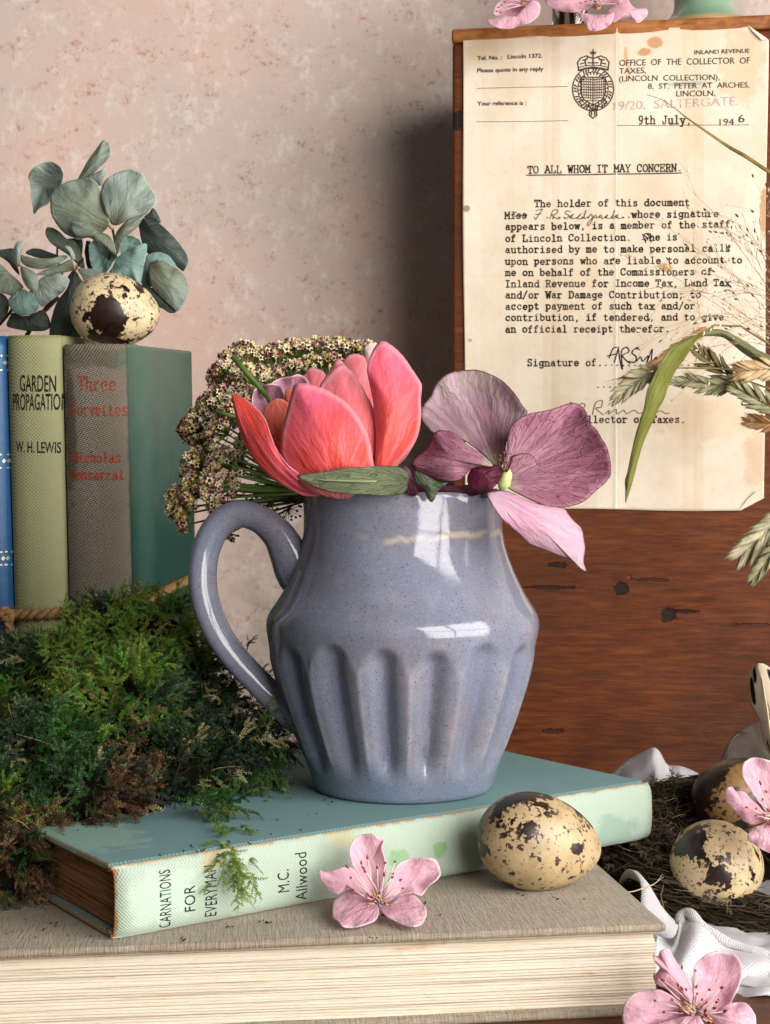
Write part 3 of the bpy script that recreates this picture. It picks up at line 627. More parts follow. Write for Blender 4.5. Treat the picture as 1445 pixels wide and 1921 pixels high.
# ---------------------------------------------------------------- books
def book(root, w, d, h, cover, spine_m, pages, t=.22, bulge=.3, round_=.12, over=.3, groove=.5, relief=.035, strata=150):
    """own frame: x through the thickness 0..w, y from spine to fore-edge 0..d, z along the spine 0..h"""
    for nm, x0 in (('cover_board', 0), ('cover_board', w-t)):
        q = G(); q.box((x0, groove, 0), (x0+t, d, h)); mk(nm, q, cover, root, local=True, smooth=True, bevel=round_*.6)
    pr = [(t*.5, groove+.06), (.10, groove-.06), (.05, groove-.22), (0, groove*.3)]
    n = 22
    for k in range(n+1):
        a = k/n; pr.append((w*a, groove*.3-.12-bulge*(1-abs(2*a-1)**2.4)+.12*abs(2*a-1)**8))
    pr += [(w, groove*.3), (w-.05, groove-.22), (w-.10, groove-.06), (w-t*.5, groove+.06)]
    nz = 40; v = []; f = []; m = len(pr)
    for j in range(nz+1):
        z = h*j/nz; e = min(1, min(j, nz-j)/1.0+.0)
        for x, y in pr: v.append((x+(w/2-x)*.02*(1-e), y+.05*(1-e), z))
    for j in range(nz):
        for i in range(m-1): f.append((j*m+i, j*m+i+1, (j+1)*m+i+1, (j+1)*m+i))
    mk('spine', (v, f), spine_m, root, local=True, solid=.1, offs=-1)
    # page block: a stack whose three cut faces are ridged leaf by leaf
    x0, x1, y0, y1, z0, z1 = t+.01, w-t-.01, .25, d-over, over*.8, h-over*.8
    prof = [relief*(random.random()**2)+.03*math.sin(i*.13) for i in range(strata+1)]
    for i in range(0, strata, 23): prof[i] += .06
    v = []; f = []; nn_ = 30
    path = [(y0, z0, 0, -1)]+[(y0+(y1-y0)*k/nn_, z0, 0, -1) for k in range(1, nn_)]+[(y1, z0, 1, -1)]+[(y1, z0+(z1-z0)*k/nn_, 1, 0) for k in range(1, nn_)]+[(y1, z1, 1, 1)]+[(y1-(y1-y0)*k/nn_, z1, 0, 1) for k in range(1, nn_+1)]
    m = len(path)
    for i in range(strata+1):
        x = x0+(x1-x0)*i/strata
        for k, (y, z, ny_, nz_) in enumerate(path):
            e = prof[i]+.012*math.sin(k*.7+i*.9)+.01*random.random()
            v.append((x+.02*math.sin(k*.21), y-ny_*e, z-nz_*e))
    for i in range(strata):
        for k in range(m-1): f.append((i*m+k, i*m+k+1, (i+1)*m+k+1, (i+1)*m+k))
    f.append(tuple(range(m))); f.append(tuple(strata*m+k for k in range(m-1, -1, -1)))
    mk('page_block', (v, f), pages, root, local=True, smooth=False)
def frame_of(o_): return Vector(o_.location)/S, o_.rotation_euler.to_matrix()
def surf_hit(root, px, py, p0, nrm, post=None):
    """photo point -> the book's own frame, on a plane of that frame"""
    O, Rm = frame_of(root); n_ = Rm @ Vector(nrm); pp = O+Rm @ Vector(p0)
    e = Vector((0, 0, EYE)); d = P(px, py, 1)-e; t = (pp-e).dot(n_)/d.dot(n_)
    q = Rm.transposed() @ (e+d*t-O); return post(q) if post else q

BG = 'old cloth books around the jug'
# big beige book lying with its pages to the front
a = math.atan2(2.5, 18.2); s_ = Vector((math.cos(a), math.sin(a), 0)); b_ = Vector((-math.sin(a), math.cos(a), 0))
BW = 2.58; cr = Vector((7.98, 40.65, 0))
L1 = 26.0; D1 = 15.5
Mb = Matrix((Vector((0, 0, 1)), -b_, s_)).transposed()
beige = thing('book', cr-s_*L1+b_*D1+Vector((0, 0, .0)), 'thick beige linen book lying flat at the bottom, cream page edges to the front', 'book', BG, Mb)
CL = m_cloth('beige_linen', '#9c9282', '#6b5638', 52, 0, [(1, D1, .16, .35), (2, L1, .12, .3)], dk=.7,
             spots=[((BW, 9, 20), (.4, 3, 3), '#8f836e', .4), ((BW, 12, 8), (.4, 2, 4), '#857a68', .4)], wv=1.0, rib=1)
book(beige, BW, D1, L1, CL, CL, m_pages('cream_foxed_pages', '#cec2ae', '#c3b6a0', '#a8967c', '#b8824c', 'x', .55), t=.24, round_=.2, over=.32, relief=.009, strata=170)
# mint book lying spine to the front
p1 = P(215, 1632, 39.0); p2 = P(1222, 1470, 50.9)
ang = math.atan2(p2.y-p1.y, p2.x-p1.x); s2 = Vector((math.cos(ang), math.sin(ang), 0)); b2 = Vector((-math.sin(ang), math.cos(ang), 0))
L2 = (Vector((p2.x, p2.y))-Vector((p1.x, p1.y))).length; MW = 2.0
Mm = Matrix((Vector((0, 0, -1)), b2, s2)).transposed()
mint = thing('book', Vector((p1.x, p1.y, BW+MW+.02)), 'mint green cloth book lying under the jug, CARNATIONS FOR EVERYMAN lettered on its spine', 'book', BG, Mm)
mh = lambda px, py: surf_hit(mint, px, py, (0, 0, 0), (0, 1, 0))
def sp(px, py, rx, rz, c, am):
    q = mh(px, py); return ((q.x, 0, q.z), (rx, 2, rz), c, am)
CMT = m_cloth('mint_cloth_top', '#698a8a', '#8c6a3c', 50, 1, [(2, 0, .14, .8), (1, .5, .03, .5)], vary=.35, dk=.75, spots=[((0, 4, 1), (1, 2.5, 1.6), '#8fae9a', .5)])
CMS = m_cloth('mint_cloth_spine', '#9cab9b', '#9a6c36', 60, 0, [(2, 0, .13, .9), (0, 0, .07, .75), (0, MW, .05, .55), (2, L2, .06, .6)], vary=.3, dk=.82, wv=.5,
              spots=[sp(745, 1610, .3, .5, '#6f9a60', .6), sp(822, 1592, .3, .28, '#6d9c5a', .7), sp(400, 1612, .3, .4, '#b39a5a', .5), sp(640, 1575, .2, .6, '#b9a878', .5), sp(300, 1680, .8, 1.2, '#b8d2bd', .4), sp(1150, 1560, .6, 1.0, '#6e9080', .5)])
book(mint, MW, 13.2, L2, CMT, CMS, m_pages('brown_page_edges', '#8a6440', '#5c3c20', '#2c1a0e', '#4a2a12', 'x', .5), t=.2, bulge=.10, round_=.12, over=.22, groove=.42, strata=70)
sf = lambda x, y: (lambda q: Vector((q.x, .126-.12-.10*(1-abs(2*q.x/MW-1)**2.4)+.12*abs(2*q.x/MW-1)**8-.012, q.z)))(surf_hit(mint, x, y, (0, -.08, 0), (0, 1, 0)))
g = G()
for s, q in (('CARNATIONS', ((322, 1740), (320, 1631), (-21, 3))), ('FOR', ((367, 1708), (365, 1660), (-20, 3))), ('EVERYMAN', ((408, 1718), (405, 1622), (-22, 3))), ('M.C.', ((543, 1672), (541, 1630), (-21, 3))), ('Allwood', ((577, 1688), (575, 1598), (-21, 3)))):
    fonttext(g, s, sf, q, .0, 1.04)
mk('spine_lettering', g, INKW, mint, local=True, smooth=False)

# three books standing at the left, tied together
GR = Matrix.Rotation(R(-5.2), 3, 'Z') @ Matrix.Rotation(R(4.6), 3, 'X')
GO = P(247, 945, 62.0); GO = Vector((GO.x, 63.2, 0.0))
def stand(off, label, rz=0, up=0):
    return thing('book', GO + GR @ Vector((off, 0, up)), label, 'book', BG, GR)
def arc(w, bulge, groove=.5): return lambda q: Vector((q.x, groove*.3-.12-bulge*(1-abs(2*q.x/w-1)**2.4)+.12*abs(2*q.x/w-1)**8-.015, q.z))
W3 = 2.78; grey = stand(-W3, 'grey cloth spined book with teal green cover and red lettering Three Corvettes')
GS = m_cloth('grey_brown_cloth', '#7d7466', '#3c3a30', 36, 1, [(0, 0, .1, .5), (0, W3, .10, .4)], vary=.45, dk=.62, spots=[((1.4, 0, 20.8), (1.6, 3, .5), '#4c463b', .5), ((.3, 0, 17.5), (.3, 3, 3), '#3e3a31', .6), ((2.6, 0, 20.7), (.18, 1, .4), '#4c7a6a', .4), ((1.6, 0, 7), (1.3, 3, 3), '#5f584b', .4)], wv=1.3)
GT = m_cloth('teal_green_cloth', '#143f38', '#7d8a74', 50, 0, [(2, 21.3, .12, .5), (1, 12.6, .1, .4)], vary=.3, dk=.7, wv=.5, spots=[((W3, 6, 21.5), (3, 14, 9), '#6b7566', .7, 1), ((W3, 2.6, 15), (3, 2.2, 12), '#4f776a', .35, 1), ((W3, 5, 3), (3, 9, 8), '#123f3a', .5, 1)])
book(grey, W3, 12.6, 21.35, GT, GS, m_pages('old_pages', ax='x'), bulge=.30, strata=60)
W4 = 2.40; lime = stand(-W3-.06-W4, 'lime green cloth book titled GARDEN PROPAGATION in black, standing between blue and grey spines')
LS = m_cloth('lime_cloth', '#90906a', '#7a7a3a', 40, 0, [(2, 21.7, .12, .5)], vary=.35, dk=.8, wv=.6, spots=[((1.2, 0, 5), (1.6, 3, 5), '#8ba555', .5)])
book(lime, W4, 12.6, 21.75, LS, LS, m_pages('old_pages_2', ax='x'), bulge=.42, strata=60)
W5 = 2.2; blue = stand(-W3-.12-W4-W5, 'blue book spine with gilt double lines, leftmost of the standing books')
BLM = m_plain('blue_leatherette', '#1d5482', .42, .35, 3, .5, .02)
book(blue, W5, 12.6, 21.75, BLM, BLM, m_pages('old_pages_3', ax='x'), bulge=.35, strata=60)
ff = lambda root, w, bl: (lambda x, y: arc(w, bl)(surf_hit(root, x, y, (0, -.25, 0), (0, 1, 0))))
g = G(); fl_ = ff(lime, W4, .42)
fonttext(g, 'GARDEN', fl_, ((39, 734), (104, 735), (0, -30)), .012, 1.0); fonttext(g, 'PROPAGATION', fl_, ((24, 769), (121, 769), (0, -30)), .014, 1.0)
fonttext(g, 'W. H. LEWIS', fl_, ((30, 848), (112, 850), (0, -20)), .016)
mk('spine_lettering', g, INKW, lime, local=True, smooth=False)
RI = m_plain('faded_red_ink', '#b04a34', .85, .75, 5, .1, dk=.5); RI.put(RI.b.inputs['Alpha'], RI.sm(RI.noise(RI.co(), 8, 4, .75), .36, .54, .15, .9))
g = G(); fg = ff(grey, W3, .30)
for s, x0, x1, y, h in (('Three', 147, 218, 733, 27), ('Corvettes', 133, 238, 780, 24), ('Nicholas', 136, 227, 868, 20), ('Monsarrat', 131, 233, 900, 19)):
    typed(g, s, x0, y, x1, fg, h, 1.5, .2, 0, 3.3)
mk('spine_lettering', g, RI, grey, local=True, smooth=False)
GI = M('gilt', .35, .6).color('#d8d4b8'); GI.b.inputs['Metallic'].default_value = .6
g = G(); fb = ff(blue, W5, .35)
for y in (667, 694, 853, 878, 1036, 1060): stroke(g, [(-40+k*10, y) for k in range(6)]+[(17, y+1)], 2.6, fb)
for y in (680, 865, 1048):
    for x in (-25, -10, 5, 12): stroke(g, [(x-2, y), (x, y-3), (x+2, y), (x, y+3), (x-2, y)], 1.6, fb)
mk('gilt_lines', g, GI, blue, local=True, smooth=False)['kind'] = 'stuff'

# twine round the standing books
TW = m_plain('jute_twine', '#94744e', .98, .55, 9, .05, .03)
tw = thing('twine', GO + GR @ Vector((-7.4, 0, 9.8)), 'rough jute twine tied round the three standing books with a knot at left', 'twine', rot=GR)
base_ = Vector((-7.4, 0, 9.8))
def twist(g, path, r=.11, ph=0, pitch=.62, n=2):
    ps = [Vector(p) for p in path]
    L = [0]
    for a_, b3 in zip(ps[:-1], ps[1:]): L.append(L[-1]+(b3-a_).length)
    m = max(8, int(L[-1]/.1)); pts = []
    for i in range(m+1):
        s = L[-1]*i/m; j = max(k for k in range(len(L)) if L[k] <= s+1e-9); j = min(j, len(ps)-2)
        u = (s-L[j])/(L[j+1]-L[j]); t = (ps[j+1]-ps[j]).normalized(); pts.append((ps[j].lerp(ps[j+1], u), t, s))
    for q in range(n):
        line = []
        for p, t, s in pts:
            up = Vector((0, 0, 1)) if abs(t.z) < .8 else Vector((0, -1, 0)); sd = t.cross(up).normalized(); up = sd.cross(t)
            a_ = 2*math.pi*(s/pitch)+q*2*math.pi/n+ph; line.append(p+(sd*math.cos(a_)+up*math.sin(a_))*r*.85)
        g.tube(line, r, 7)
def fuzz(g, path, n, l=.35, r=.010):
    ps = [Vector(p) for p in path]
    for _ in range(n):
        j = random.randrange(len(ps)-1); p = ps[j].lerp(ps[j+1], random.random()); d = Vector([random.gauss(0, 1) for _ in range(3)]).normalized()
        d2 = Vector([random.gauss(0, 1) for _ in range(3)]); k = random.uniform(.4, 1.3)*l
        g.tube([p, p+d*k*.5, p+d*k+d2*k*.3], [r, r*.8, r*.4], 3)
loc_ = lambda x, y, z: Vector((x, y, z))-base_
rt = [loc_(-7.5, .3, 9.72), loc_(-6.3, -.5, 9.78), loc_(-5.2, -.42, 9.7), loc_(-4.1, -.62, 9.74), loc_(-2.9, -.36, 9.78), loc_(-1.4, -.52, 9.85), loc_(-.2, -.2, 9.86), loc_(.2, .2, 9.9), loc_(.18, 3, 10.0), loc_(.16, 8, 9.9), loc_(.16, 12.4, 9.8), loc_(0, 12.85, 9.8), loc_(-3, 12.9, 9.7), loc_(-7.3, 12.9, 9.7), loc_(-7.75, 12.4, 9.7), loc_(-7.75, 6, 9.7), loc_(-7.75, .5, 9.7), loc_(-7.5, .3, 9.72)]
rt = [Vector(q) for q in spline(rt, 90)]
g = G(); twist(g, rt, .145, 0, .8); mk('cord', g, TW, tw, local=True)
kq = loc_(-5.25, -.62, 9.72)
g = G(); twist(g, [kq+Vector((-.28, -.1, .2)), kq+Vector((0, -.2, .18)), kq+Vector((.2, -.16, -.02)), kq+Vector((.02, -.22, -.18)), kq+Vector((-.2, -.12, -.05)), kq+Vector((-.05, -.25, .12))], .13)
mk('knot', g, TW, tw, local=True)
g = G(); twist(g, [kq+Vector((0, -.15, -.1)), kq+Vector((.08, -.22, -.6)), kq+Vector((.12, -.15, -1.1)), kq+Vector((.35, -.1, -1.6))], .11, 1); twist(g, [kq+Vector((-.1, -.2, .05)), kq+Vector((-.5, -.3, .14)), kq+Vector((-1.0, -.3, -.1))], .11, 2)
mk('cord_end', g, TW, tw, local=True)
g = G(); fuzz(g, rt[:55], 1500, .38); fuzz(g, [kq, kq+Vector((.1, -.2, -1.6))], 90, .5)
mk('fibres', g, TW, tw, local=True); bpy.context.view_layer.update()
for q in tw.children:
    if q.name.startswith('fibres'): q['kind'] = 'stuff'

# ---------------------------------------------------------------- jug
JC = Vector((.62, 50.1, BW+MW+.045))
jug = thing('jug', JC, 'glazed grey blue stoneware jug with fluted belly and loop handle, holding the flowers', 'jug')
prof = [(0, .12), (2.5, .12), (2.75, 0), (3.0, .0), (3.12, .10), (3.22, .45), (3.36, .85), (3.66, 1.7), (4.0, 2.6), (4.27, 3.4), (4.48, 4.2), (4.62, 4.9), (4.71, 5.4), (4.735, 5.62), (4.72, 5.85), (4.62, 6.1), (4.42, 6.42), (4.2, 6.78),
        (3.98, 7.2), (3.78, 7.65), (3.62, 8.1), (3.52, 8.5), (3.47, 8.85), (3.455, 9.2), (3.46, 9.6), (3.47, 9.95), (3.45, 10.12), (3.38, 10.2), (3.28, 10.17), (3.22, 10.0), (3.2, 9.3), (3.3, 8.4), (3.9, 7.0), (4.3, 6.0), (4.25, 5), (3.6, 2.4), (2.9, .5), (0, .4)]
pr = [tuple(p) for p in spline(prof[2:30], 170)]
pr = prof[:2]+pr+prof[30:]
NJ = 360; NF = 16; v = []; rg = []; f = []
for i, (r, z) in enumerate(pr):
    outer = 2 <= i < 140
    for k in range(NJ):
        a_ = 2*math.pi*k/NJ; rr = r
        u = ((a_+R(90)-R(2))*NF/(2*math.pi)+.06*math.sin(a_*4)) % 1.0
        c_ = math.cos(math.pi*(u-.5))              # 1 mid-flute, 0 at the crest
        dd = 0
        if outer and z < 5.9:
            fl_i = int((a_+R(88))*NF/(2*math.pi)); hv = .25*math.sin(fl_i*2.3)
            top = 5.32+hv*.5 - 1.0*(1-c_)**1.2*.55
            e = max(0, min(1, (top-z)/.45)); e = e*e*(3-2*e); lo = max(0, min(1, (z-.55)/1.2)); lo = lo*lo*(3-2*lo)
            dd = e*lo*(.31+.05*math.sin(fl_i*1.7)); rr = r-dd*(c_**3.6)+.08*e*lo*(1-c_)**3
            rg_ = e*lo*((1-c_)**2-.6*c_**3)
        else: rg_ = 0
        rr += .012*math.sin(3*a_+z)+.008*math.sin(7*a_+z*2)
        v.append((JC.x+rr*math.cos(a_), JC.y+rr*math.sin(a_), JC.z+z)); rg.append(rg_)
m_ = len(pr)
for i in range(m_-1):
    for k in range(NJ):
        k2 = (k+1) % NJ; f.append((i*NJ+k, i*NJ+k2, (i+1)*NJ+k2, (i+1)*NJ+k))
f.append(tuple(range(NJ-1, -1, -1))); f.append(tuple((m_-1)*NJ+k for k in range(NJ)))
def m_glaze():
    m = M('speckled_blue_glaze', .14, .55); v = m.co(); x, y, z = m.xyz(v)
    n = m.noise(v, .35, 4, .6); c = m.mix(m.sm(n, .35, .68), '#6b7080', '#716e78')
    c = m.mix(m.ma('MULTIPLY', m.sm(m.noise(v, 1.4, 5, .7), .45, .7), .35), c, '#868a9b')
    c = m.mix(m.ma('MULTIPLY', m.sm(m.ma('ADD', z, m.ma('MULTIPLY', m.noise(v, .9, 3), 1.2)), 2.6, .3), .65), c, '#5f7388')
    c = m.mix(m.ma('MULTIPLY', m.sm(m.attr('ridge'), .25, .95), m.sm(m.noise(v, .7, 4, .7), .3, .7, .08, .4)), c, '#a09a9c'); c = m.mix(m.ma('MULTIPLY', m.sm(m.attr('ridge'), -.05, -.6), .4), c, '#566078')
    bl = m.ma('ABSOLUTE', m.ma('SUBTRACT', m.ma('SUBTRACT', z, 8.72), m.ma('MULTIPLY', m.ma('SUBTRACT', m.noise(m.co(scale=(1, 1, .2)), .55, 2), .5), 1.4)))
    k = m.ma('MULTIPLY', m.ma('MULTIPLY', m.sm(bl, .17, .02), m.sm(m.noise(v, 1.1, 4, .7), .36, .6)), m.sm(x, -2.2, .2))
    c = m.mix(m.ma('MULTIPLY', k, .75), c, '#b5a68c')
    s1 = m.sm(m.vor(v, 6.5), .20, .13); s1 = m.ma('MULTIPLY', s1, m.sm(m.noise(v, 2.5, 2), .42, .55))
    s2 = m.sm(m.vor(v, 3.0), .075, .045)
    c = m.mix(m.ma('MULTIPLY', s1, .8), c, '#3a3a4c'); c = m.mix(m.ma('MULTIPLY', s2, .85), c, '#23222c')
    fs = m.sm(m.noise(v, 16, 3, .7), .45, .75); c = m.mix(m.ma('MULTIPLY', fs, .3), c, '#a3a5b4')
    m.put(m.b.inputs['Roughness'], m.sm(m.noise(v, 1.2, 3), .3, .8, .07, .17))
    return m.color(c).normal(m.bump(m.ma('ADD', m.noise(v, 1.3, 3, .5), m.ma('MULTIPLY', m.noise(v, 12, 2), .05)), .02, .6))
GZ = m_glaze()
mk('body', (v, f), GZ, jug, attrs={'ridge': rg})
hp = [(592, 1128, .6), (558, 1078, .66), (540, 1036, .60), (521, 1002, .52), (488, 974, .455), (448, 964, .44), (412, 984, .43), (389, 1024, .43), (380, 1075, .43), (386, 1130, .42), (408, 1186, .41), (440, 1232, .40), (478, 1273, .40), (512, 1306, .42), (545, 1334, .5), (570, 1352, .5)]
sm_ = spline([(x, y, r) for x, y, r in hp], 60); g = G()
g.tube([P(x, y, 50.1) for x, y, r in sm_], [r for x, y, r in sm_], 20, sq=1.25)
mk('handle', g, GZ, jug, attrs={'ridge': [0]*len(g.v)})
g = G(); wv_, wf = lathe([(0, 9.0), (3.2, 9.0)], 48, JC)
# ---------------------------------------------------------------- quail eggs
def egg(px, py, D, rl, rs, tilt, yaw, mat, label, roll=0, dz=0):
    """long half-axis rl, short rs; blunt end to the left before turning"""
    Rm = Matrix.Rotation(R(yaw), 3, 'Z') @ Matrix.Rotation(R(tilt), 3, 'Y') @ Matrix.Rotation(R(roll), 3, 'X')
    v = []; f = []; n, m = 40, 56
    for i in range(m+1):
        t = math.pi*i/m; x = -math.cos(t)
        r = math.sin(t)*rs*(1-.16*x-.03*x*x)
        for k in range(n): a_ = 2*math.pi*k/n; v.append((x*rl, r*math.cos(a_), r*math.sin(a_)))
    for i in range(m):
        for k in range(n): k2 = (k+1) % n; f.append((i*n+k, (i+1)*n+k, (i+1)*n+k2, i*n+k2))
    c = P(px, py, D)+Vector((0, 0, dz))
    o = bpy.data.objects.new('quail_egg', bpy.data.meshes.new('quail_egg')); col.objects.link(o)
    o.data.from_pydata([tuple(q*S for q in p) for p in v], [], f); o.data.materials.append(mat.m)
    o.data.polygons.foreach_set('use_smooth', [True]*len(f)); o.location = c*S; o.rotation_euler = Rm.to_euler()
    tag(o, label, 'egg', 'speckled quail eggs'); return o
egg(217, 584, 62.9, 1.97, 1.62, 8, -8, m_egg('eggshell_a', (11, 3, 5), '#dcc59c', .535, .58, .60), 'cream quail egg with brown blotches, on top of the standing books')
egg(1013, 1580, 44.6, 2.0, 1.47, 12, 14, m_egg('eggshell_b', (2, 14, 7), '#b29b74', .545, .75, .60), 'tan quail egg with dark spots, on the beige book beside the jug')
egg(1350, 1624, 49.6, 1.72, 1.53, 10, 38, m_egg('eggshell_c', (5, 21, 13), '#c6ae86', .53, .72, .58), 'blotched quail egg lying at the front of the nest')
egg(1395, 1490, 54.2, 2.0, 1.36, -8, 12, m_egg('eggshell_d_shaded', (17, 4, 2), '#7c5e34', .51, .7, .56), 'darker quail egg at the back of the nest, partly behind a pink blossom')  # darker base colour stands in for the blossom's shade
# ---------------------------------------------------------------- tulip
def zz(ox, oy, k): return lambda x, y: (ox+x/k, oy+y/k)
Z3 = zz(280, 600, 2.676); Z4 = zz(740, 660, 3.284); Z1 = zz(0, 240, 3.0104); ZB = zz(560, 1440, 2.331); ZR = zz(1100, 1200, 2.664); ZT = zz(890, 0, 2.604); Z5 = zz(1145, 540, 3.313)
TUL = m_petal('coral_tulip', '#d9402a', '#e5524b', '#e96a86', '#f5a3ae', '#f0a2ac', 26, .34, .36, .48, .68, .42, .84, .15, .5, .92, .02, coarse=('#ec7884', .28))
TULB = m_petal('coral_tulip_inner', '#e0503c', '#e8645e', '#ec8894', '#f6b6bc', '#f4b8c0', 26, .4, .45, .48, .66, .42, .82, .1, .4, .85, .02, coarse=('#f09aa2', .35))  # paler coral copy, light put into the colour of shaded back petals
TULP = m_petal('pink_tulip_inside', '#c46a78', '#c98393', '#c48ba0', '#e4b8c4', '#e9c6cc', 26, .4, .25)
TULL = m_petal('pale_petal_tip', '#e8a0a0', '#eec4c4', '#f2d9d4', '#f6e4e0', None, 20, .3, .3)
TULO = m_petal('orange_tulip_inner', '#c6341c', '#d8492f', '#e2705c', '#eea090', '#eea090', 26, .4, .25)
tul = thing('tulip', JC+Vector((-1.5, -.5, 10)), 'coral pink double tulip with overlapping petals, at the left of the jug mouth', 'tulip')
B_ = (600, 905)
def tp(outline, D, mat=TUL, base=B_, **k): return blade('petal', outline, base, D, mat, tul, **k)
z = lambda l: [Z3(*q) for q in l]
# back row first
tp([(560, 720), (574, 700), (583, 690), (600, 694), (611, 703), (618, 730), (610, 790), (585, 820), (565, 770)], 52.0, TULB, (595, 880), dome=.3, gy=-.4)
tp([(516, 752), (505, 728), (520, 712), (545, 706), (566, 704), (580, 725), (575, 790), (545, 830), (520, 800)], 51.6, TULP, (570, 880), dome=-.4, gy=-.4, rip=.15)
tp([(474, 760), (475, 736), (486, 725), (500, 721), (520, 721), (532, 735), (530, 780), (515, 830), (490, 810)], 51.0, TULP, (560, 890), dome=-.5, gy=-.5, rip=.2)
tp([(640, 720), (641, 690), (652, 669), (664, 664), (678, 666), (688, 676), (694, 700), (700, 770), (680, 820), (655, 790)], 51.6, TULB, (660, 880), dome=.3, gy=-.4)
tp([(684, 660), (690, 646), (698, 642), (708, 646), (710, 670), (706, 730), (694, 720)], 51.8, TULL, (700, 780), dome=.2, gy=-.3)
tp([(606, 730), (609, 716), (618, 708), (626, 716), (628, 745), (618, 780), (606, 760)], 50.4, TULL, (615, 810), dome=-.2, rip=.1)
tp([(534, 745), (536, 733), (548, 731), (560, 745), (566, 790), (560, 850), (540, 850), (528, 790)], 50.6, TULO, (560, 890), dome=.3, gy=-.5)
tp([(590, 760), (600, 730), (612, 706), (626, 685), (634, 673), (646, 684), (660, 720), (668, 800), (650, 870), (615, 880), (592, 830)], 48.7, TULB, (640, 920), dome=.5, gy=-.5)
tp([(596, 740), (612, 706), (634, 687), (648, 686), (669, 708), (688, 742), (704, 779), (712, 839), (712, 890), (660, 915), (620, 860), (600, 800)], 48.15, TULB, (672, 930), dome=.35, gy=-.5, rip=.1)
tp([(494, 790), (497, 768), (506, 755), (520, 748), (534, 751), (545, 764), (552, 800), (550, 850), (530, 880), (505, 850), (492, 815)], 49.9, TULO, (560, 905), dome=.12, gy=-.7)
# right big petal, front petal, left outer petal
tp([(715, 641), (703, 652), (694, 670), (689, 692), (694, 722), (702, 765), (706, 810), (705, 850), (703, 900), (716, 915), (740, 880), (764, 856), (781, 825), (790, 790), (789, 755), (791, 723), (782, 706), (767, 684), (752, 662), (735, 649)], 48.0, TUL, (700, 925), dome=.5, gy=-.35, gx=.5, rip=.12)
tp([(553, 721), (545, 745), (536, 780), (529, 812), (527, 845), (535, 872), (552, 896), (590, 925), (640, 935), (690, 925), (703, 895), (700, 862), (690, 815), (671, 780), (650, 757), (625, 737), (600, 726), (575, 720)], 47.4, TUL, (640, 945), dome=.75, gy=-.3, rip=.12, cen=(618, 835))
strip('petal', [(436, 741, 48.6), (440, 770, 48.2), (455, 822, 47.8), (478, 864, 47.5), (510, 896, 47.4), (545, 918, 47.5), (575, 930, 47.8), (612, 930, 48.3)],
      [(437, 740, 48.9), (458, 748, 48.8), (480, 764, 48.3), (497, 784, 47.7), (508, 815, 47.2), (522, 846, 47.0), (550, 880, 46.95), (612, 915, 47.6)], TUL, tul, bulge=.35, rip=.05)
q = G(); q.tube([P(640, 905, 49.2), P(660, 980, 49.8), JC+Vector((1, 0, 5)), JC+Vector((.6, .3, 1.2))], [.32, .28, .26, .25], 12); mk('stem', q, m_plain('tulip_stem', '#5d7440'), tul)
# leaf lying on the rim under the tulip
LFM = m_petal('grey_green_leaf_underside', '#565e45', '#6a7252', '#5d664b', '#868e6c', '#3c302a', 18, .3, .15, net=.8, rimw=.95)
lf = thing('leaf', P(660, 905, 46.2), 'veined grey green leaf lying across the jug rim under the tulip', 'leaf')
blade('leaf_blade', [(558, 893), (585, 888), (616, 883), (645, 878), (672, 877), (700, 875), (728, 874), (751, 876), (768, 890), (765, 912), (755, 926), (725, 930), (691, 928), (660, 927), (635, 925), (610, 920), (590, 913), (570, 902)], (775, 902), 46.2, LFM, lf, dome=.06, rip=.06, rf=4, cen=(665, 902))
q = G(); q.tube([P(560, 893, 46.3), P(610, 901, 46.08), P(680, 903, 46.02), P(775, 903, 46.6)], [.015, .03, .045, .06], 6); mk('midrib', q, m_plain('leaf_rib', '#7e8560'), lf)

# ---------------------------------------------------------------- mauve hellebore
HEL = m_petal('mauve_sepal', '#dfe0b4', '#9c6a7c', '#90566a', '#5c2e46', '#5a3440', 34, .42, .18, .50, .62, .5, .975, .02, .22, .9, .02, net=.3, coarse=('#b98494', .35))
HEL2 = m_petal('green_mauve_sepal', '#d8dcae', '#93667a', '#8a7474', '#6e4058', '#40302c', 40, .40, .18, .50, .62, .5, .96, .03, .25, .85, .02, blotch=('#8f8a68', .42), coarse=('#b394a6', .5))
HEL3 = m_petal('pink_mauve_sepal', '#c8a8b4', '#b58298', '#b69aa4', '#8d5a70', '#4a3038', 34, .38, .18, .50, .64, .5, .97, .0, .3, .95, .02, coarse=('#cba8bd', .4))
HELD = m_petal('crimson_fold', '#3a0a1c', '#54102a', '#5c1a34', '#2a0814', None, 30, .4, .1)
he = thing('hellebore', JC+Vector((3, -1, 9.5)), 'large mauve hellebore flower with veined sepals, at the right of the jug mouth', 'flower')
hp_ = lambda *a, **k: blade('sepal', *a, he, **k)
hb = (942, 872)
hp_([(935, 880), (915, 860), (886, 837), (862, 822), (832, 818), (811, 812), (797, 796), (789, 782), (791, 764), (808, 742), (816, 722), (830, 708), (850, 698), (871, 693), (895, 694), (920, 702), (945, 717), (960, 732), (972, 748), (983, 765), (990, 775), (974, 790), (960, 806), (950, 830), (946, 860)], (938, 885), 48.9, HEL2, dome=-.45, gy=-.9, rip=.35, rf=4, cen=(897, 780))
hp_([(942, 900), (944, 870), (949, 843), (951, 822), (957, 806), (968, 789), (990, 777), (1018, 772), (1045, 766), (1062, 758), (1080, 756), (1093, 764), (1102, 782), (1108, 796), (1121, 806), (1131, 826), (1140, 842), (1145, 860), (1146, 885), (1143, 898), (1128, 913), (1112, 927), (1090, 943), (1060, 952), (1028, 951), (1000, 940), (975, 928), (955, 915)], (941, 905), 47.3, HEL, dome=-.4, gy=-.4, gx=-.1, rip=.3, rf=3, ph=1, cen=(1040, 860))
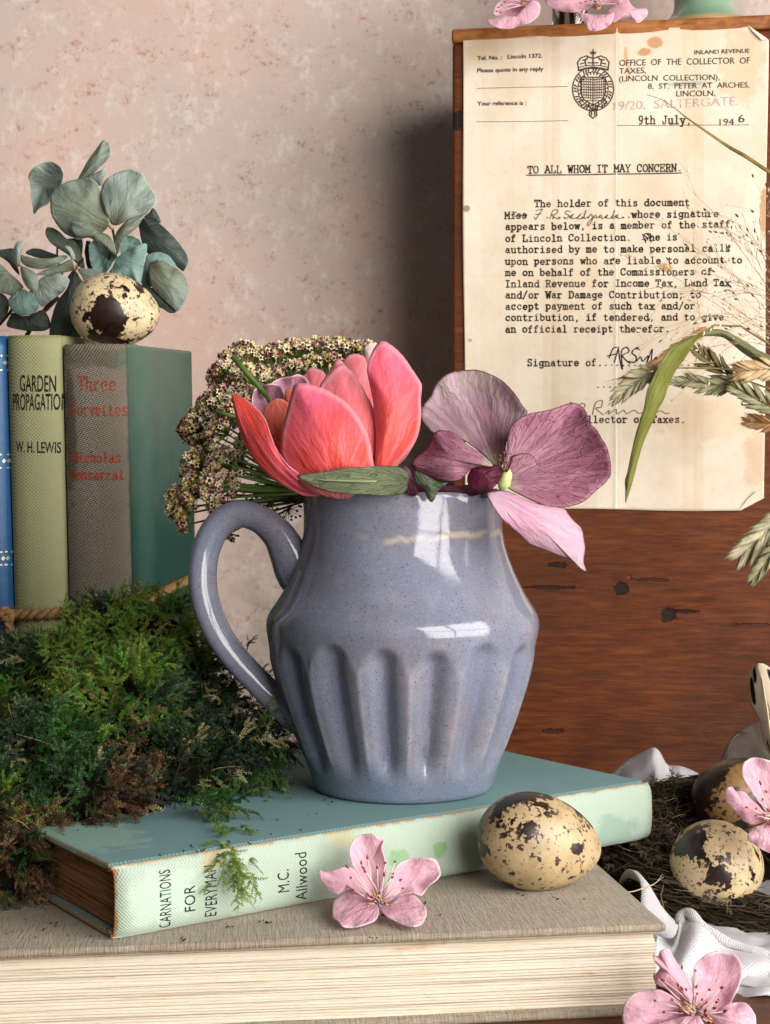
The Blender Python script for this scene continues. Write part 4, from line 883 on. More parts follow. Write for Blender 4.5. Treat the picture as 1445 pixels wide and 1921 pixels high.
hp_([(913, 926), (925, 922), (945, 920), (962, 925), (990, 938), (1020, 948), (1058, 954), (1066, 965), (1080, 981), (1091, 992), (1097, 1010), (1098, 1030), (1096, 1055), (1100, 1073), (1085, 1062), (1072, 1050), (1045, 1041), (1014, 1028), (990, 1019), (975, 1002), (955, 985), (936, 966), (922, 944)], (915, 920), 46.1, HEL3, dome=.25, gx=.55, gy=-.3, rip=.25, rf=3, cen=(1010, 985))
hp_([(926, 874), (908, 855), (890, 843), (873, 831), (858, 816), (840, 809), (823, 808), (814, 815), (811, 828), (798, 845), (782, 858), (773, 869), (776, 880), (790, 890), (812, 896), (838, 902), (860, 901), (872, 893), (884, 880), (904, 874)], (938, 880), 46.7, HEL, dome=.45, gx=-.4, gy=-.4, rip=.2, cen=(845, 860))
blade('sepal_fold', [(945, 882), (942, 876), (926, 872), (905, 874), (888, 878), (878, 892), (880, 912), (900, 922), (918, 921), (932, 908), (942, 893)], (945, 880), 46.55, HELD, he, dome=.3, rip=.1)
blade('sepal', [(775, 890), (800, 905), (840, 912), (880, 910), (905, 922), (880, 932), (830, 930), (790, 925), (768, 905)], (905, 915), 47.4, HELD, he, dome=.2)
HL = m_petal('dark_leaf', '#2c3320', '#3d4630', '#34402a', '#59624a', '#201a16', 20, .3, .1)
blade('leaf', [(778, 884), (800, 892), (825, 905), (840, 906), (822, 922), (812, 941), (803, 936), (795, 917), (780, 905)], (780, 880), 46.2, HL, he, dome=.1)
blade('leaf', [(756, 874), (768, 880), (776, 900), (785, 925), (770, 930), (758, 915), (748, 890)], (770, 935), 46.5, HELD, he, dome=.1)
q = G(); q.spindle(P(955, 880, 46.7), P(938, 925, 47.0), .24, 10, pk=.6); mk('flower_centre', q, m_plain('pale_green_centre', '#c3c987', .6, .4, 3), he)
q = G()
for (x, y) in ((939, 858), (946, 852), (958, 860), (962, 866), (935, 866), (928, 858), (950, 870)):
    q.tube([P(950, 892, 46.8), P((950+x)/2+random.uniform(-3, 3), (890+y)/2, 46.5), P(x, y, 46.45)], [.02, .018, .014], 5); q.spindle(P(x, y, 46.45), P(x+random.uniform(-5, 5), y-6, 46.4), .04, 5)
q.tube([P(953, 882, 46.6), P(962, 856, 46.2), P(980, 851, 46.0)], [.035, .03, .03], 6); q.tube([P(980, 851, 46), P(995, 852, 46.0), P(1004, 860, 46.0), P(1007, 871, 46.1)], [.02, .014, .012, .01], 5)
mk('stamens', q, m_plain('brown_stamen', '#6b4430'), he)['kind'] = 'stuff'
q = G(); q.tube([P(930, 925, 47.2), P(880, 930, 49), JC+Vector((1.5, -.5, 7)), JC+Vector((.4, -.6, 1.2))], [.16, .15, .14, .14], 10); mk('stem', q, m_plain('hellebore_stem', '#55603c'), he)

# ---------------------------------------------------------------- umbel of tiny florets
um = thing('wild_carrot_flower', JC+Vector((-3, 1, 9.5)), 'umbel of tiny cream and maroon florets spreading left behind the tulip', 'flower')
FG = m_tint('floret_tint', .7, .25); g = G(); gs = G(); gp = G()
root_ = P(590, 935, 52.3)
cl = [(440, 662, 42, 53), (478, 668, 36, 53.5), (412, 690, 34, 52.5), (450, 700, 40, 52), (395, 745, 44, 52), (440, 742, 40, 51.3), (360, 790, 40, 52.5), (400, 795, 40, 51.2), (345, 800, 22, 53), (372, 835, 34, 52), (352, 872, 38, 51.5), (400, 870, 38, 50.8), (348, 920, 34, 51.2), (385, 912, 36, 50.6), (322, 935, 26, 51.8), (400, 950, 30, 50.4), (335, 965, 24, 51.3), (341, 987, 13, 51.2), (430, 905, 26, 50.8),
      (515, 662, 40, 53.8), (552, 652, 40, 54), (592, 650, 38, 54.2), (630, 648, 36, 54.2), (664, 652, 32, 54), (692, 652, 24, 53.6), (540, 690, 38, 53.2), (585, 680, 34, 53.4), (620, 672, 24, 53.4), (455, 822, 26, 52.6), (450, 778, 24, 52.4), (440, 860, 26, 52.2), (478, 800, 20, 52.8), (420, 770, 30, 51.0), (375, 765, 34, 52.6), (320, 955, 18, 51.6), (500, 700, 34, 52.8)]
for x, y, rp, D in cl:
    c = P(x, y, D+.6); rr = rp*D/F; ax = (c-root_).normalized()
    mid = root_.lerp(c, .55)+Vector((random.uniform(-.2, .2), .1, .12)); hub = c-ax*rr*.9
    gs.tube([root_, mid, hub], [.06, .048, .035], 6, lin('#7d9448'))
    for _ in range(8):
        d = Vector([random.gauss(0, 1) for _ in range(3)]); d = (d-ax*d.dot(ax)).normalized()
        gs.spindle(hub, hub+d*random.uniform(.3, .6)-ax*.1, .018, 3, lin('#6c8440'))
    nfl = int(rp*rp*.105)+24; warm = random.random()
    for _ in range(nfl):
        d = Vector([random.gauss(0, 1) for _ in range(3)]).normalized()
        if d.dot(ax) < -.35: d = -d
        e = hub+(d*.85+ax*.55).normalized()*rr*random.uniform(.85, 1.22)
        gs.tube([hub, e], [.012, .008], 3, lin('#7d8a48'))
        t = random.random(); k = (lin('#f8f0cc') if t < .54 else lin('#e4c4a4') if t < .66 else lin('#d2a09a') if t < .80 else lin('#6f2c3c') if t < .88 else lin('#a8a05a'))
        if x < 380 and random.random() < .4: k = lin(random.choice(['#c9ae62', '#d8c27e', '#aa9650', '#8c6a44']))
        s = random.uniform(.10, .155); nrm = (d+Vector([random.gauss(0, .4) for _ in range(3)])).normalized(); t1 = nrm.orthogonal().normalized(); t2 = nrm.cross(t1); a0 = random.random()*6
        for p in range(5):
            a_ = a0+p*1.2566; r1 = t1*math.cos(a_)+t2*math.sin(a_); r2 = t1*math.cos(a_+.5)+t2*math.sin(a_+.5); r3 = t1*math.cos(a_-.5)+t2*math.sin(a_-.5)
            kk = tuple(q_*random.uniform(.8, 1.1) for q_ in k[:3])
            g.add([e, e+r2*s*.7+nrm*s*.35, e+r1*s*1.15+nrm*s*random.uniform(.2, .75), e+r3*s*.7+nrm*s*.35], [(0, 1, 2, 3)], kk)
        if random.random() < .85: g.spindle(e, e+nrm*s*.9, s*.48, 5, lin('#d8c98e') if random.random() < .5 else lin('#572334'))
mk('florets', g, FG, um, colors=True, smooth=False)['kind'] = 'stuff'
for x, y, rp, D in [(480, 925, 22, 51.5), (508, 945, 20, 51.5), (540, 955, 26, 51.7), (432, 1000, 14, 51.6), (545, 915, 24, 52), (500, 905, 24, 52.3), (455, 875, 20, 52.5)]:
    c = P(x, y, D); hub = c; gs.tube([root_, root_.lerp(c, .5)+Vector((0, 0, .15)), hub], [.05, .04, .03], 5, lin('#4d6a2c'))
    for _ in range(26):
        d = Vector([random.gauss(0, 1), random.gauss(0, 1), random.gauss(-.5, 1)]).normalized(); e = hub+d*rp*D/F*random.uniform(.6, 1.2)
        gs.tube([hub, e], [.014, .008], 3, lin('#4c5c2a')); gp.spindle(e, e+d*.13, .05, 5, lin(random.choice(['#4a1c28', '#3a2a20', '#5f5a34', '#7a5a5a'])))
mk('seed_buds', gp, FG, um, colors=True, smooth=False)['kind'] = 'stuff'
mk('rays', gs, FG, um, colors=True)['kind'] = 'stuff'
g = G()
for (x0, y0), (x1, y1), r in (((436, 668), (500, 742), .10), ((500, 742), (600, 930), .08), ((405, 772), (455, 786), .08), ((455, 786), (560, 900), .07)):
    g.tube([P(x0, y0, 51.0), P(x1, y1, 51.2)], [r, r], 8)
for x0, y0, x1, y1, r in ((370, 905, 560, 800, .12), (400, 915, 580, 800, .13), (385, 880, 540, 785, .10), (420, 935, 600, 830, .10), (450, 945, 590, 850, .10), (395, 860, 500, 790, .08), (430, 830, 560, 780, .09), (500, 930, 560, 850, .08), (390, 840, 520, 750, .07)):
    g.spindle(P(592+random.uniform(-8, 8), 922, 52.0), P(x0, y0, 50.9), r*1.15, 6, pk=.55, flat=.5)
mk('bracts', g, m_plain('green_bracts', '#56732f', .55, .5, 3, thr=.2), um)['kind'] = 'stuff'
g = G(); g.tube([root_, JC+Vector((-1.2, .4, 8)), JC+Vector((-.6, .5, 1.2))], [.16, .16, .15], 10); mk('stem', g, m_plain('umbel_stem', '#5a7038'), um)

# ---------------------------------------------------------------- hydrangea sprig above the books
hy = thing('hydrangea_sprig', P(190, 640, 69), 'dried hydrangea head in dusty grey green lying on top of the standing books', 'dried flower')
HYA = m_petal('hydrangea_pale', '#7d7c66', '#8f9b90', '#a3b2aa', '#6a7a68', '#c2d0c4', 30, .5, .15, rimw=.96, blotch=('#74806c', .45), coarse=('#87907e', .4))
HYB = m_petal('hydrangea_brown_green', '#6e6648', '#77816e', '#849386', '#5c6450', '#a9b6a6', 30, .5, .15, rimw=.96, blotch=('#767358', .5), coarse=('#8d9a8c', .4))
HYC = m_petal('hydrangea_teal', '#54685e', '#708a80', '#84a098', '#54766a', '#a9c4b8', 26, .45, .18, rimw=.96)
HYD = m_petal('hydrangea_dark', '#2c3026', '#353f37', '#424e46', '#2c332c', '#5d6c60', 24, .45, .1, rimw=.97)
def h1(outline, base, D, mat, **k): return blade('petal', outline, base, D, mat, hy, zmap=Z1, solid=.03, **k)
h1([(345, 325), (358, 290), (362, 255), (345, 220), (310, 196), (265, 190), (215, 207), (180, 235), (162, 270), (168, 310), (177, 345), (178, 390), (185, 440), (193, 487), (215, 462), (250, 438), (280, 420), (286, 370), (315, 345)], (380, 330), 67.5, HYA, dome=-.3, rip=.25, gx=-1.2)
h1([(442, 290), (465, 245), (490, 195), (530, 140), (565, 92), (588, 68), (612, 88), (624, 115), (620, 150), (600, 185), (570, 215), (535, 250), (500, 275), (470, 285)], (440, 300), 67.5, HYB, dome=.3, rip=.2)
h1([(490, 282), (530, 258), (570, 240), (590, 235), (600, 205), (598, 250), (585, 285), (572, 325), (550, 320), (520, 300)], (520, 330), 67.7, HYA, dome=.1)
h1([(785, 560), (776, 530), (790, 500), (820, 512), (860, 515), (905, 545), (940, 575), (985, 620), (1020, 665), (1050, 710), (1063, 755), (1052, 790), (1035, 808), (1010, 790), (960, 760), (900, 740), (850, 720), (815, 680), (795, 620)], (780, 560), 67.0, HYD, dome=.3, rip=.2)
h1([(815, 505), (845, 478), (865, 453), (890, 485), (908, 535), (880, 528), (850, 515)], (800, 540), 67.2, HYD, dome=.1)
h1([(505, 660), (530, 635), (565, 645), (610, 680), (665, 722), (640, 760), (615, 800), (585, 820), (540, 800), (512, 765), (505, 710)], (640, 700), 66.4, HYC, dome=-.3, rip=.2)
h1([(258, 590), (270, 562), (300, 565), (340, 590), (375, 625), (420, 640), (455, 700), (470, 740), (480, 790), (460, 790), (430, 760), (385, 715), (330, 680), (280, 640)], (490, 790), 67.0, HYB, dome=.2)
h1([(380, 630), (430, 625), (465, 632), (466, 700), (455, 730), (420, 700), (390, 670)], (400, 620), 67.2, HYD, dome=.1)
h1([(145, 705), (180, 683), (220, 683), (260, 695), (300, 710), (345, 730), (290, 735), (230, 735), (180, 722)], (340, 730), 67.5, HYD, dome=.1)
h1([(675, 680), (680, 635), (700, 612), (735, 608), (770, 618), (795, 640), (800, 665), (765, 680), (720, 705), (690, 720)], (660, 720), 66.2, HYC, dome=-.2, rip=.1)
h1([(605, 570), (560, 600), (510, 615), (450, 630), (395, 615), (350, 580), (310, 530), (292, 490), (286, 440), (285, 385), (300, 350), (340, 325), (385, 302), (430, 292), (480, 283), (525, 290), (555, 325), (572, 370), (585, 430), (600, 480), (620, 530)], (635, 565), 65.6, HYB, dome=.35, rip=.3, cen=(460, 440))
h1([(640, 550), (615, 520), (600, 475), (585, 430), (573, 380), (575, 335), (600, 290), (640, 262), (690, 243), (740, 238), (785, 250), (815, 275), (828, 310), (855, 345), (880, 385), (878, 425), (850, 460), (820, 490), (775, 500), (725, 520), (680, 545)], (640, 565), 65.4, HYA, dome=.25, rip=.3, ph=1, cen=(715, 385))
h1([(655, 715), (610, 690), (560, 655), (510, 620), (450, 618), (415, 590), (400, 555), (405, 533), (440, 528), (480, 530), (520, 560), (560, 590), (600, 600), (640, 640)], (625, 590), 64.9, HYB, dome=.25, rip=.15, cen=(530, 600))
h1([(660, 715), (648, 680), (648, 640), (660, 590), (690, 550), (730, 515), (780, 497), (812, 492), (800, 520), (775, 560), (740, 590), (700, 620), (680, 660), (672, 700)], (640, 590), 64.9, HYB, dome=.25, rip=.1, cen=(700, 590))
h1([(612, 828), (635, 790), (660, 740), (700, 705), (740, 685), (780, 665), (826, 656), (828, 700), (815, 760), (805, 820), (790, 888), (760, 868), (720, 850), (660, 845)], (650, 720), 64.6, HYC, dome=.2, rip=.2)
h1([(800, 880), (800, 820), (820, 760), (830, 722), (870, 704), (915, 706), (960, 730), (1000, 790), (960, 800), (900, 850), (850, 900)], (790, 900), 66.2, HYC, dome=.2)
h1([(800, 888), (850, 900), (910, 930), (960, 970), (1000, 1030), (965, 1047), (920, 1020), (870, 1000), (830, 940)], (795, 880), 65.6, HYD, dome=.1)
h1([(842, 795), (855, 760), (890, 745), (930, 755), (975, 785), (1010, 800), (1045, 840), (1062, 890), (1058, 950), (1030, 1000), (1000, 1035), (960, 1000), (920, 965), (880, 930), (850, 870)], (845, 780), 65.4, HYB, dome=.35, rip=.15)
h1([(440, 797), (490, 795), (540, 800), (580, 820), (605, 835), (560, 850), (520, 868), (485, 878), (465, 840)], (420, 790), 66, HYA, dome=.1)
# left floret group
h1([(-40, 690), (20, 686), (75, 682), (85, 720), (95, 770), (112, 830), (80, 800), (50, 760), (10, 730), (-40, 710)], (115, 800), 66.4, HYD, dome=.1)
h1([(88, 660), (108, 640), (133, 650), (122, 690), (115, 740), (113, 778), (90, 775), (78, 730), (78, 690)], (115, 790), 65.4, HYA, dome=.2)
h1([(120, 720), (170, 735), (230, 738), (300, 735), (350, 722), (384, 722), (360, 750), (310, 775), (260, 792), (215, 797), (160, 785), (125, 760)], (110, 760), 65.6, HYB, dome=.2, rip=.1)
h1([(368, 668), (395, 672), (415, 700), (425, 740), (405, 745), (398, 715), (380, 690)], (415, 790), 65.2, HYA, dome=.1)
h1([(205, 828), (270, 795), (340, 770), (400, 745), (418, 770), (415, 800), (370, 815), (300, 828), (240, 832)], (425, 790), 65.2, HYB, dome=.1)
h1([(118, 785), (150, 790), (200, 822), (220, 865), (215, 905), (198, 932), (165, 910), (140, 880), (125, 840)], (110, 780), 65.1, HYB, dome=.2)
h1([(-40, 770), (10, 775), (50, 815), (90, 850), (120, 880), (132, 905), (100, 925), (75, 948), (30, 935), (-40, 920)], (115, 800), 65.8, HYB, dome=.2)
h1([(48, 985), (60, 955), (95, 935), (135, 912), (170, 935), (205, 965), (222, 1000), (205, 1035), (165, 1055), (120, 1057), (75, 1035)], (150, 900), 65.0, HYC, dome=.3, rip=.1)
h1([(165, 930), (200, 900), (225, 855), (270, 830), (330, 826), (380, 840), (390, 875), (365, 915), (330, 945), (290, 975), (245, 1010), (215, 985)], (225, 840), 65.2, HYA, dome=.25, rip=.2)
h1([(38, 1115), (55, 1070), (75, 1045), (130, 1062), (180, 1056), (235, 1030), (270, 1060), (285, 1110), (270, 1140), (200, 1148), (120, 1140), (70, 1130)], (160, 1040), 66, HYD, dome=.2)
h1([(-40, 925), (10, 935), (40, 960), (52, 1000), (40, 1050), (10, 1085), (-40, 1100)], (20, 930), 66, HYD, dome=.2)
h1([(288, 1190), (283, 1130), (298, 1050), (320, 990), (340, 960), (380, 905), (400, 850), (415, 812), (438, 815), (455, 850), (475, 885), (440, 950), (420, 1010), (440, 1090), (465, 1165), (430, 1200), (370, 1205)], (420, 800), 65.6, HYD, dome=.25, cen=(370, 1040))
g = G()
def hz(pts, r): g.tube([P(*Z1(x, y), D) for x, y, D in pts], r, 7)
hz([(500, 640, 66.6), (490, 700, 66.8), (500, 770, 67), (540, 860, 68), (600, 1000, 69.5)], [.11]*5); hz([(325, 660, 67), (322, 740, 67.5), (360, 850, 68)], [.05]*3)
hz([(470, 740, 67), (430, 790, 66), (330, 930, 67), (210, 1080, 67.5), (140, 1190, 68)], [.05, .07, .08, .1, .1]); hz([(110, 930, 66), (60, 1040, 66.6), (0, 1110, 67), (-40, 1115, 67)], [.07]*4)
hz([(635, 565, 65.8), (650, 640, 66), (600, 800, 67), (540, 900, 68)], [.06]*4); hz([(180, 1060, 66), (260, 1030, 67), (330, 960, 67.6)], [.08]*3)
mk('stems', g, m_plain('dark_stem', '#2c2018', .7), hy)
g = G()
for x, y in ((628, 568), (622, 560), (636, 572), (423, 792), (430, 786), (418, 798), (112, 780)): g.spindle(P(*Z1(x, y), 65.0), P(*Z1(x+random.uniform(-9, 9), y-12), 64.8), .07, 6)
mk('floret_eyes', g, m_plain('ochre_eye', '#a07a44', .6), hy)['kind'] = 'stuff'

# ---------------------------------------------------------------- peach blossoms
BLO = m_petal('pink_blossom', '#dfa6ba', '#e4b2c2', '#e8bfcb', '#f1d2da', '#f0d4dc', 24, .3, .4, rimw=.88, vein_lo=.45, vein_hi=.65, bmp=.03, coarse=('#dc9cb4', .4), blotch=('#f0dbdd', .35))
FIL = m_plain('filament', '#ecd3cd', .5, .1, thr=.3); ANT = m_plain('dark_red_anther', '#7e1c14', .5, .5, 6); ANY = m_plain('yellow_anther', '#c98b2a', .5, .5, 6)
EYE_ = m_plain('blossom_eye', '#c99a70', .6, .5, 6)
def blossom(cx_, cy_, D, zm, petals, stam, label, Df=None, extra=24, rad=.55, anchor=None):
    """petals: (outline, dome, depth offset, gx, gy); stamens: end points in the same zoomed photo units"""
    o = thing('peach_blossom', anchor or P(*zm(cx_, cy_), D), label, 'blossom', 'pink peach blossoms')
    for pt, dome, dz, gx_, gy_ in petals: blade('petal', pt, (cx_, cy_), D+dz, BLO, o, gx=gx_, gy=gy_, dome=dome, rip=.14, rf=5, ph=random.random()*6, solid=.025, zmap=zm)
    c = P(*zm(cx_, cy_), D+.15); lift = Vector((0, -.55, .05))
    gf = G(); ga = G(); gy2 = G(); ge = G(); ge.spindle(c+Vector((0, .2, -.05)), c+Vector((0, -.22, .03)), .20, 10); pts = [P(*zm(x, y), D-.35) for x, y in stam]
    for _ in range(extra):
        a_ = random.random()*6.28; r = rad*random.uniform(.15, 1)**.7; pts.append(c+Vector((r*math.cos(a_), -.35-.25*random.random(), r*math.sin(a_)*.8+.12)))
    for i, e in enumerate(pts):
        st_ = c+Vector((random.uniform(-.12, .12), -.08, random.uniform(-.1, .1))); m1 = st_.lerp(e, .5)+Vector((random.uniform(-.05, .05), -.12, random.uniform(-.03, .07)))
        gf.tube([st_, m1, e], [.02, .017, .013], 5); d = (e-m1).normalized()+Vector([random.uniform(-.8, .8) for _ in range(3)])*.6
        (ga if i < len(stam) or i % 3 else gy2).spindle(e-d*.04, e+d*.075, .042, 6, flat=.7)
    mk('filaments', gf, FIL, o)['kind'] = 'stuff'; mk('anthers', ga, ANT, o)['kind'] = 'stuff'
    if gy2.v: mk('pollen_tips', gy2, ANY, o)['kind'] = 'stuff'
    mk('flower_centre', ge, EYE_, o); return o
blossom(350, 590, 41.35, ZB, [
 ([(330, 590), (300, 530), (265, 475), (240, 430), (223, 380), (235, 330), (270, 295), (320, 288), (345, 302), (375, 315), (365, 350), (378, 400), (382, 450), (370, 510), (350, 560)], -.25, .75, 0, -.5),
 ([(335, 595), (290, 560), (250, 540), (215, 525), (190, 545), (165, 553), (125, 528), (100, 490), (90, 450), (110, 455), (150, 452), (205, 435), (240, 445), (275, 490), (310, 540)], .15, .35, .2, -.5),
 ([(365, 590), (385, 540), (405, 490), (425, 440), (455, 410), (500, 396), (545, 392), (600, 405), (622, 450), (612, 485), (575, 515), (555, 540), (540, 560), (500, 548), (450, 560), (405, 580)], -.2, .35, 0, -.6),
 ([(340, 600), (290, 565), (245, 535), (215, 535), (165, 575), (152, 600), (150, 655), (175, 672), (200, 698), (250, 698), (300, 685), (345, 660), (352, 630)], .1, -.55, 0, -3),
 ([(348, 602), (400, 600), (440, 565), (480, 552), (510, 560), (535, 590), (560, 620), (555, 660), (530, 690), (480, 694), (420, 670), (375, 640)], .1, -.55, 0, -3)],
 [(215, 435), (275, 418), (230, 483), (302, 395), (345, 438), (292, 455), (380, 418), (422, 412), (445, 492), (455, 528), (410, 480), (240, 535), (415, 465), (285, 440), (375, 470)], 'pink peach blossom standing against the mint book spine on the beige cover', extra=24, rad=.45, anchor=P(700, 1736, 40.75))
blossom(540, 1855, 38.6, ZR, [
 ([(540, 1830), (530, 1760), (550, 1690), (535, 1650), (560, 1610), (600, 1575), (640, 1562), (690, 1560), (745, 1575), (775, 1620), (778, 1670), (765, 1730), (735, 1790), (700, 1850), (640, 1870), (580, 1860)], -.25, .7, 0, -.3),
 ([(540, 1840), (500, 1805), (450, 1790), (400, 1745), (350, 1720), (345, 1680), (368, 1640), (345, 1612), (333, 1584), (362, 1580), (372, 1556), (410, 1545), (430, 1575), (460, 1625), (500, 1660), (522, 1700), (530, 1760)], .3, .4, .3, -.3),
 ([(530, 1860), (490, 1830), (455, 1800), (420, 1775), (370, 1752), (310, 1752), (250, 1765), (205, 1800), (180, 1850), (182, 1900), (200, 1950), (280, 1975), (380, 1945), (450, 1900), (500, 1885)], .2, 0, .2, -.4),
 ([(560, 1860), (620, 1880), (680, 1835), (740, 1815), (790, 1815), (830, 1850), (850, 1910), (830, 1970), (750, 2000), (690, 1990), (640, 1950), (590, 1900)], .2, -.1, -.2, -.4),
 ([(530, 1880), (470, 1890), (410, 1905), (350, 1925), (345, 1990), (400, 2040), (500, 2060), (570, 2030), (600, 1960), (570, 1890)], .2, -.5, 0, -.6)],
 [(345, 1805), (355, 1692), (385, 1703), (460, 1727), (478, 1640), (546, 1655), (550, 1737), (577, 1800), (615, 1750), (650, 1812), (676, 1740), (690, 1857), (430, 1800), (500, 1750), (600, 1815), (555, 1770), (640, 1840), (660, 1800), (390, 1860), (480, 1745)], 'largest pink peach blossom in front of the beige book corner at bottom right', extra=34, rad=.55, anchor=P(1303, 1960, 38.4))
blossom(930, 890, 47.3, ZR, [
 ([(915, 880), (870, 820), (830, 760), (790, 700), (778, 655), (795, 610), (835, 590), (890, 598), (940, 615), (985, 650), (1000, 720), (980, 800), (950, 870)], -.25, .4, 0, -.3),
 ([(915, 895), (880, 912), (835, 924), (790, 905), (760, 870), (735, 845), (705, 815), (692, 775), (705, 742), (728, 736), (745, 757), (785, 760), (820, 795), (860, 830), (890, 865)], .25, .2, .3, -.3),
 ([(920, 905), (880, 925), (840, 938), (812, 960), (806, 995), (835, 1020), (880, 1050), (920, 1066), (980, 1070), (1000, 1010), (970, 940)], .2, -.2, 0, -.5),
 ([(950, 880), (1010, 800), (1080, 770), (1140, 800), (1130, 880), (1060, 920), (980, 910)], .2, 0, 0, -.3),
 ([(950, 900), (1020, 930), (1090, 980), (1070, 1040), (1000, 1030), (960, 960)], .2, 0, 0, -.3)],
 [(803, 838), (825, 765), (868, 715), (882, 800), (850, 845), (900, 760), (872, 722), (848, 880)], 'pink peach blossom resting on the right side of the nest, cut by the frame', extra=16, rad=.45)
blossom(240, 20, 72.2, ZT, [
 ([(62, 95), (90, 96), (130, 80), (180, 88), (230, 86), (270, 62), (285, 30), (270, 8), (300, 2), (322, 30), (312, 80), (270, 112), (225, 122), (180, 140), (130, 140), (80, 122)], .2, -.3, 0, -.3),
 ([(95, 70), (105, 30), (150, -10), (220, -40), (290, -30), (290, 40), (255, 80), (200, 88), (140, 78)], -.3, .3, 0, 0)],
 [(110, 55), (130, 60), (150, 10), (175, -5), (120, 35), (200, -20), (135, 25)], 'pink blossom lying on the box top at left, beside the clear bottle', extra=12, rad=.35)
blossom(600, 30, 71.6, ZT, [
 ([(560, 40), (520, 56), (460, 60), (400, 48), (352, 20), (350, -25), (420, -60), (520, -50), (580, -10)], .3, .3, 0, 0),
 ([(570, 70), (610, 72), (650, 70), (682, 62), (672, 110), (650, 132), (620, 146), (585, 154), (562, 148), (545, 118), (505, 68), (530, 64)], .2, -.4, 0, -.4),
 ([(650, 60), (690, 20), (715, -10), (740, -22), (768, 25), (795, 42), (835, 40), (848, 62), (832, 90), (800, 112), (760, 92), (710, 95), (680, 108)], .25, 0, 0, -.3),
 ([(600, 10), (600, -60), (680, -90), (740, -50), (680, 20)], -.2, .5, 0, 0)],
 [(545, 8), (580, -8), (615, -5), (650, -5), (700, 18), (520, 15), (600, 20)], 'pink blossom leaning over the box edge in front of the clear bottle', extra=16, rad=.45)
# ---------------------------------------------------------------- moss
def frond(branches=6, droop=.25, nn=13, leaf=.105, w_=.036):
    """a feathery sprig one unit long along +x, hanging tip, real leaflets"""
    V = []; Fc = []
    def leaf_(p, d, n, l):
        s = np.cross(d, n); s = s/(np.linalg.norm(s)+1e-9); k = len(V); m_ = p+d*l*.5+n*l*.12
        V.extend([p, m_+s*w_*.5*l/.085, p+d*l, m_-s*w_*.5*l/.085]); Fc.extend([(k, k+1, k+2), (k, k+2, k+3)])
    def ax(p0, dx, L, n, lf, cv):
        p = np.array(p0, float); d = np.array(dx, float); d /= np.linalg.norm(d); out = []
        for i in range(n):
            q = p+d*L/n; d = d+np.array([0, 0, -cv/n])+rng.normal(0, .13, 3); d /= np.linalg.norm(d)
            s = np.cross(d, [0, 0, 1.]); s /= (np.linalg.norm(s)+1e-9); u = np.cross(s, d)
            k = len(V); r = .008; V.extend([p-s*r, p+s*r, q+s*r*.8, q-s*r*.8]); Fc.extend([(k, k+1, k+2), (k, k+2, k+3)])
            l = lf*(1.15-.6*i/n)
            for sg in range(5):
                an = sg*1.2566+i*.7+rng.normal(0, .3); sd = s*math.cos(an)+u*math.sin(an)*.8; t = d*rng.uniform(.5, 1.1)+sd*.8
                leaf_(q, t/np.linalg.norm(t), np.cross(d, sd), l*rng.uniform(.7, 1.25))
            out.append((q.copy(), d.copy(), s.copy())); p = q
        return out
    o = ax((0, 0, 0), (1, 0, .25), 1.0, nn, leaf, droop*2)
    for b in range(branches):
        q, d, s = o[int(1+b*(nn-3)/branches)]; t = d+s*(1 if b % 2 else -1)*.9
        ax(q, t, .42*(1.1-.5*b/branches), 6, leaf*.8, droop*2)
    return np.array(V), np.array(Fc)
TPL = [frond(3, dr) for dr in (.15, .45, .8, .35, .6)]+[frond(2, .6, 14, .10), frond(4, .3, 10, .12), frond(1, .9, 16, .09)]
def scatter(name, pos, dirs, up, scale, tint, parent, mat, org_=(0, 0, 0)):
    Vs = []; Fs = []; Cs = []; off = 0
    for p, d, u, s, c in zip(pos, dirs, up, scale, tint):
        T, Q = TPL[rng.integers(len(TPL))]; d = d/np.linalg.norm(d); y = np.cross(u, d); y /= (np.linalg.norm(y)+1e-9); z_ = np.cross(d, y)
        Rm = np.stack([d, y, z_], 1); Vs.append(T@Rm.T*s+p); Fs.append(Q+off); off += len(T)
        Cs.append(c*(rng.uniform(.75, 1.25, (len(T)//4, 1)).repeat(4, 0)))
    return npmesh(name, np.concatenate(Vs), np.concatenate(Fs), mat, parent, np.clip(np.concatenate(Cs), 0, 1), org_)
MO = m_tint('moss_green', .5, .22, .4)
blobs = [(225, 1245, 54, 112), (135, 1300, 53, 112), (325, 1305, 53, 88), (50, 1325, 53, 100), (-30, 1400, 52, 110), (385, 1370, 51.5, 80), (230, 1400, 50, 150), (70, 1470, 47.5, 140), (330, 1480, 49, 108), (160, 1530, 46, 100), (430, 1440, 50, 72), (30, 1600, 44.6, 84), (-40, 1560, 45, 110), (20, 1640, 43.2, 72), (72, 1608, 43.8, 52), (112, 1556, 45.4, 56), (420, 1540, 45.3, 38), (490, 1400, 51, 45), (260, 1545, 46.5, 60), (300, 1230, 53.5, 90)]
Bc = np.array([tuple(P(x, y, D)) for x, y, D, r in blobs]); Br = np.array([r*D/F for x, y, D, r in blobs])
pos = []; nor = []
while len(pos) < 6000:
    i = rng.choice(len(blobs), p=Br**2/np.sum(Br**2)); n = rng.normal(size=3); n /= np.linalg.norm(n)
    if n[1] > .55: continue
    p = Bc[i]+n*Br[i]*rng.uniform(.70, 1.02)*(1+.12*math.sin(n[0]*7+i)+.1*math.sin(n[2]*9+i*2))
    dd = np.linalg.norm((p-Bc)/Br[:, None], axis=1); dd[i] = 9
    if dd.min() < .72 or p[2] < BW+.15: continue
    if p[0] > -8.5 and p[2] < BW+MW+.1 and p[1] > 44: continue
    pos.append(p); nor.append(n)
pos = np.array(pos); nor = np.array(nor)
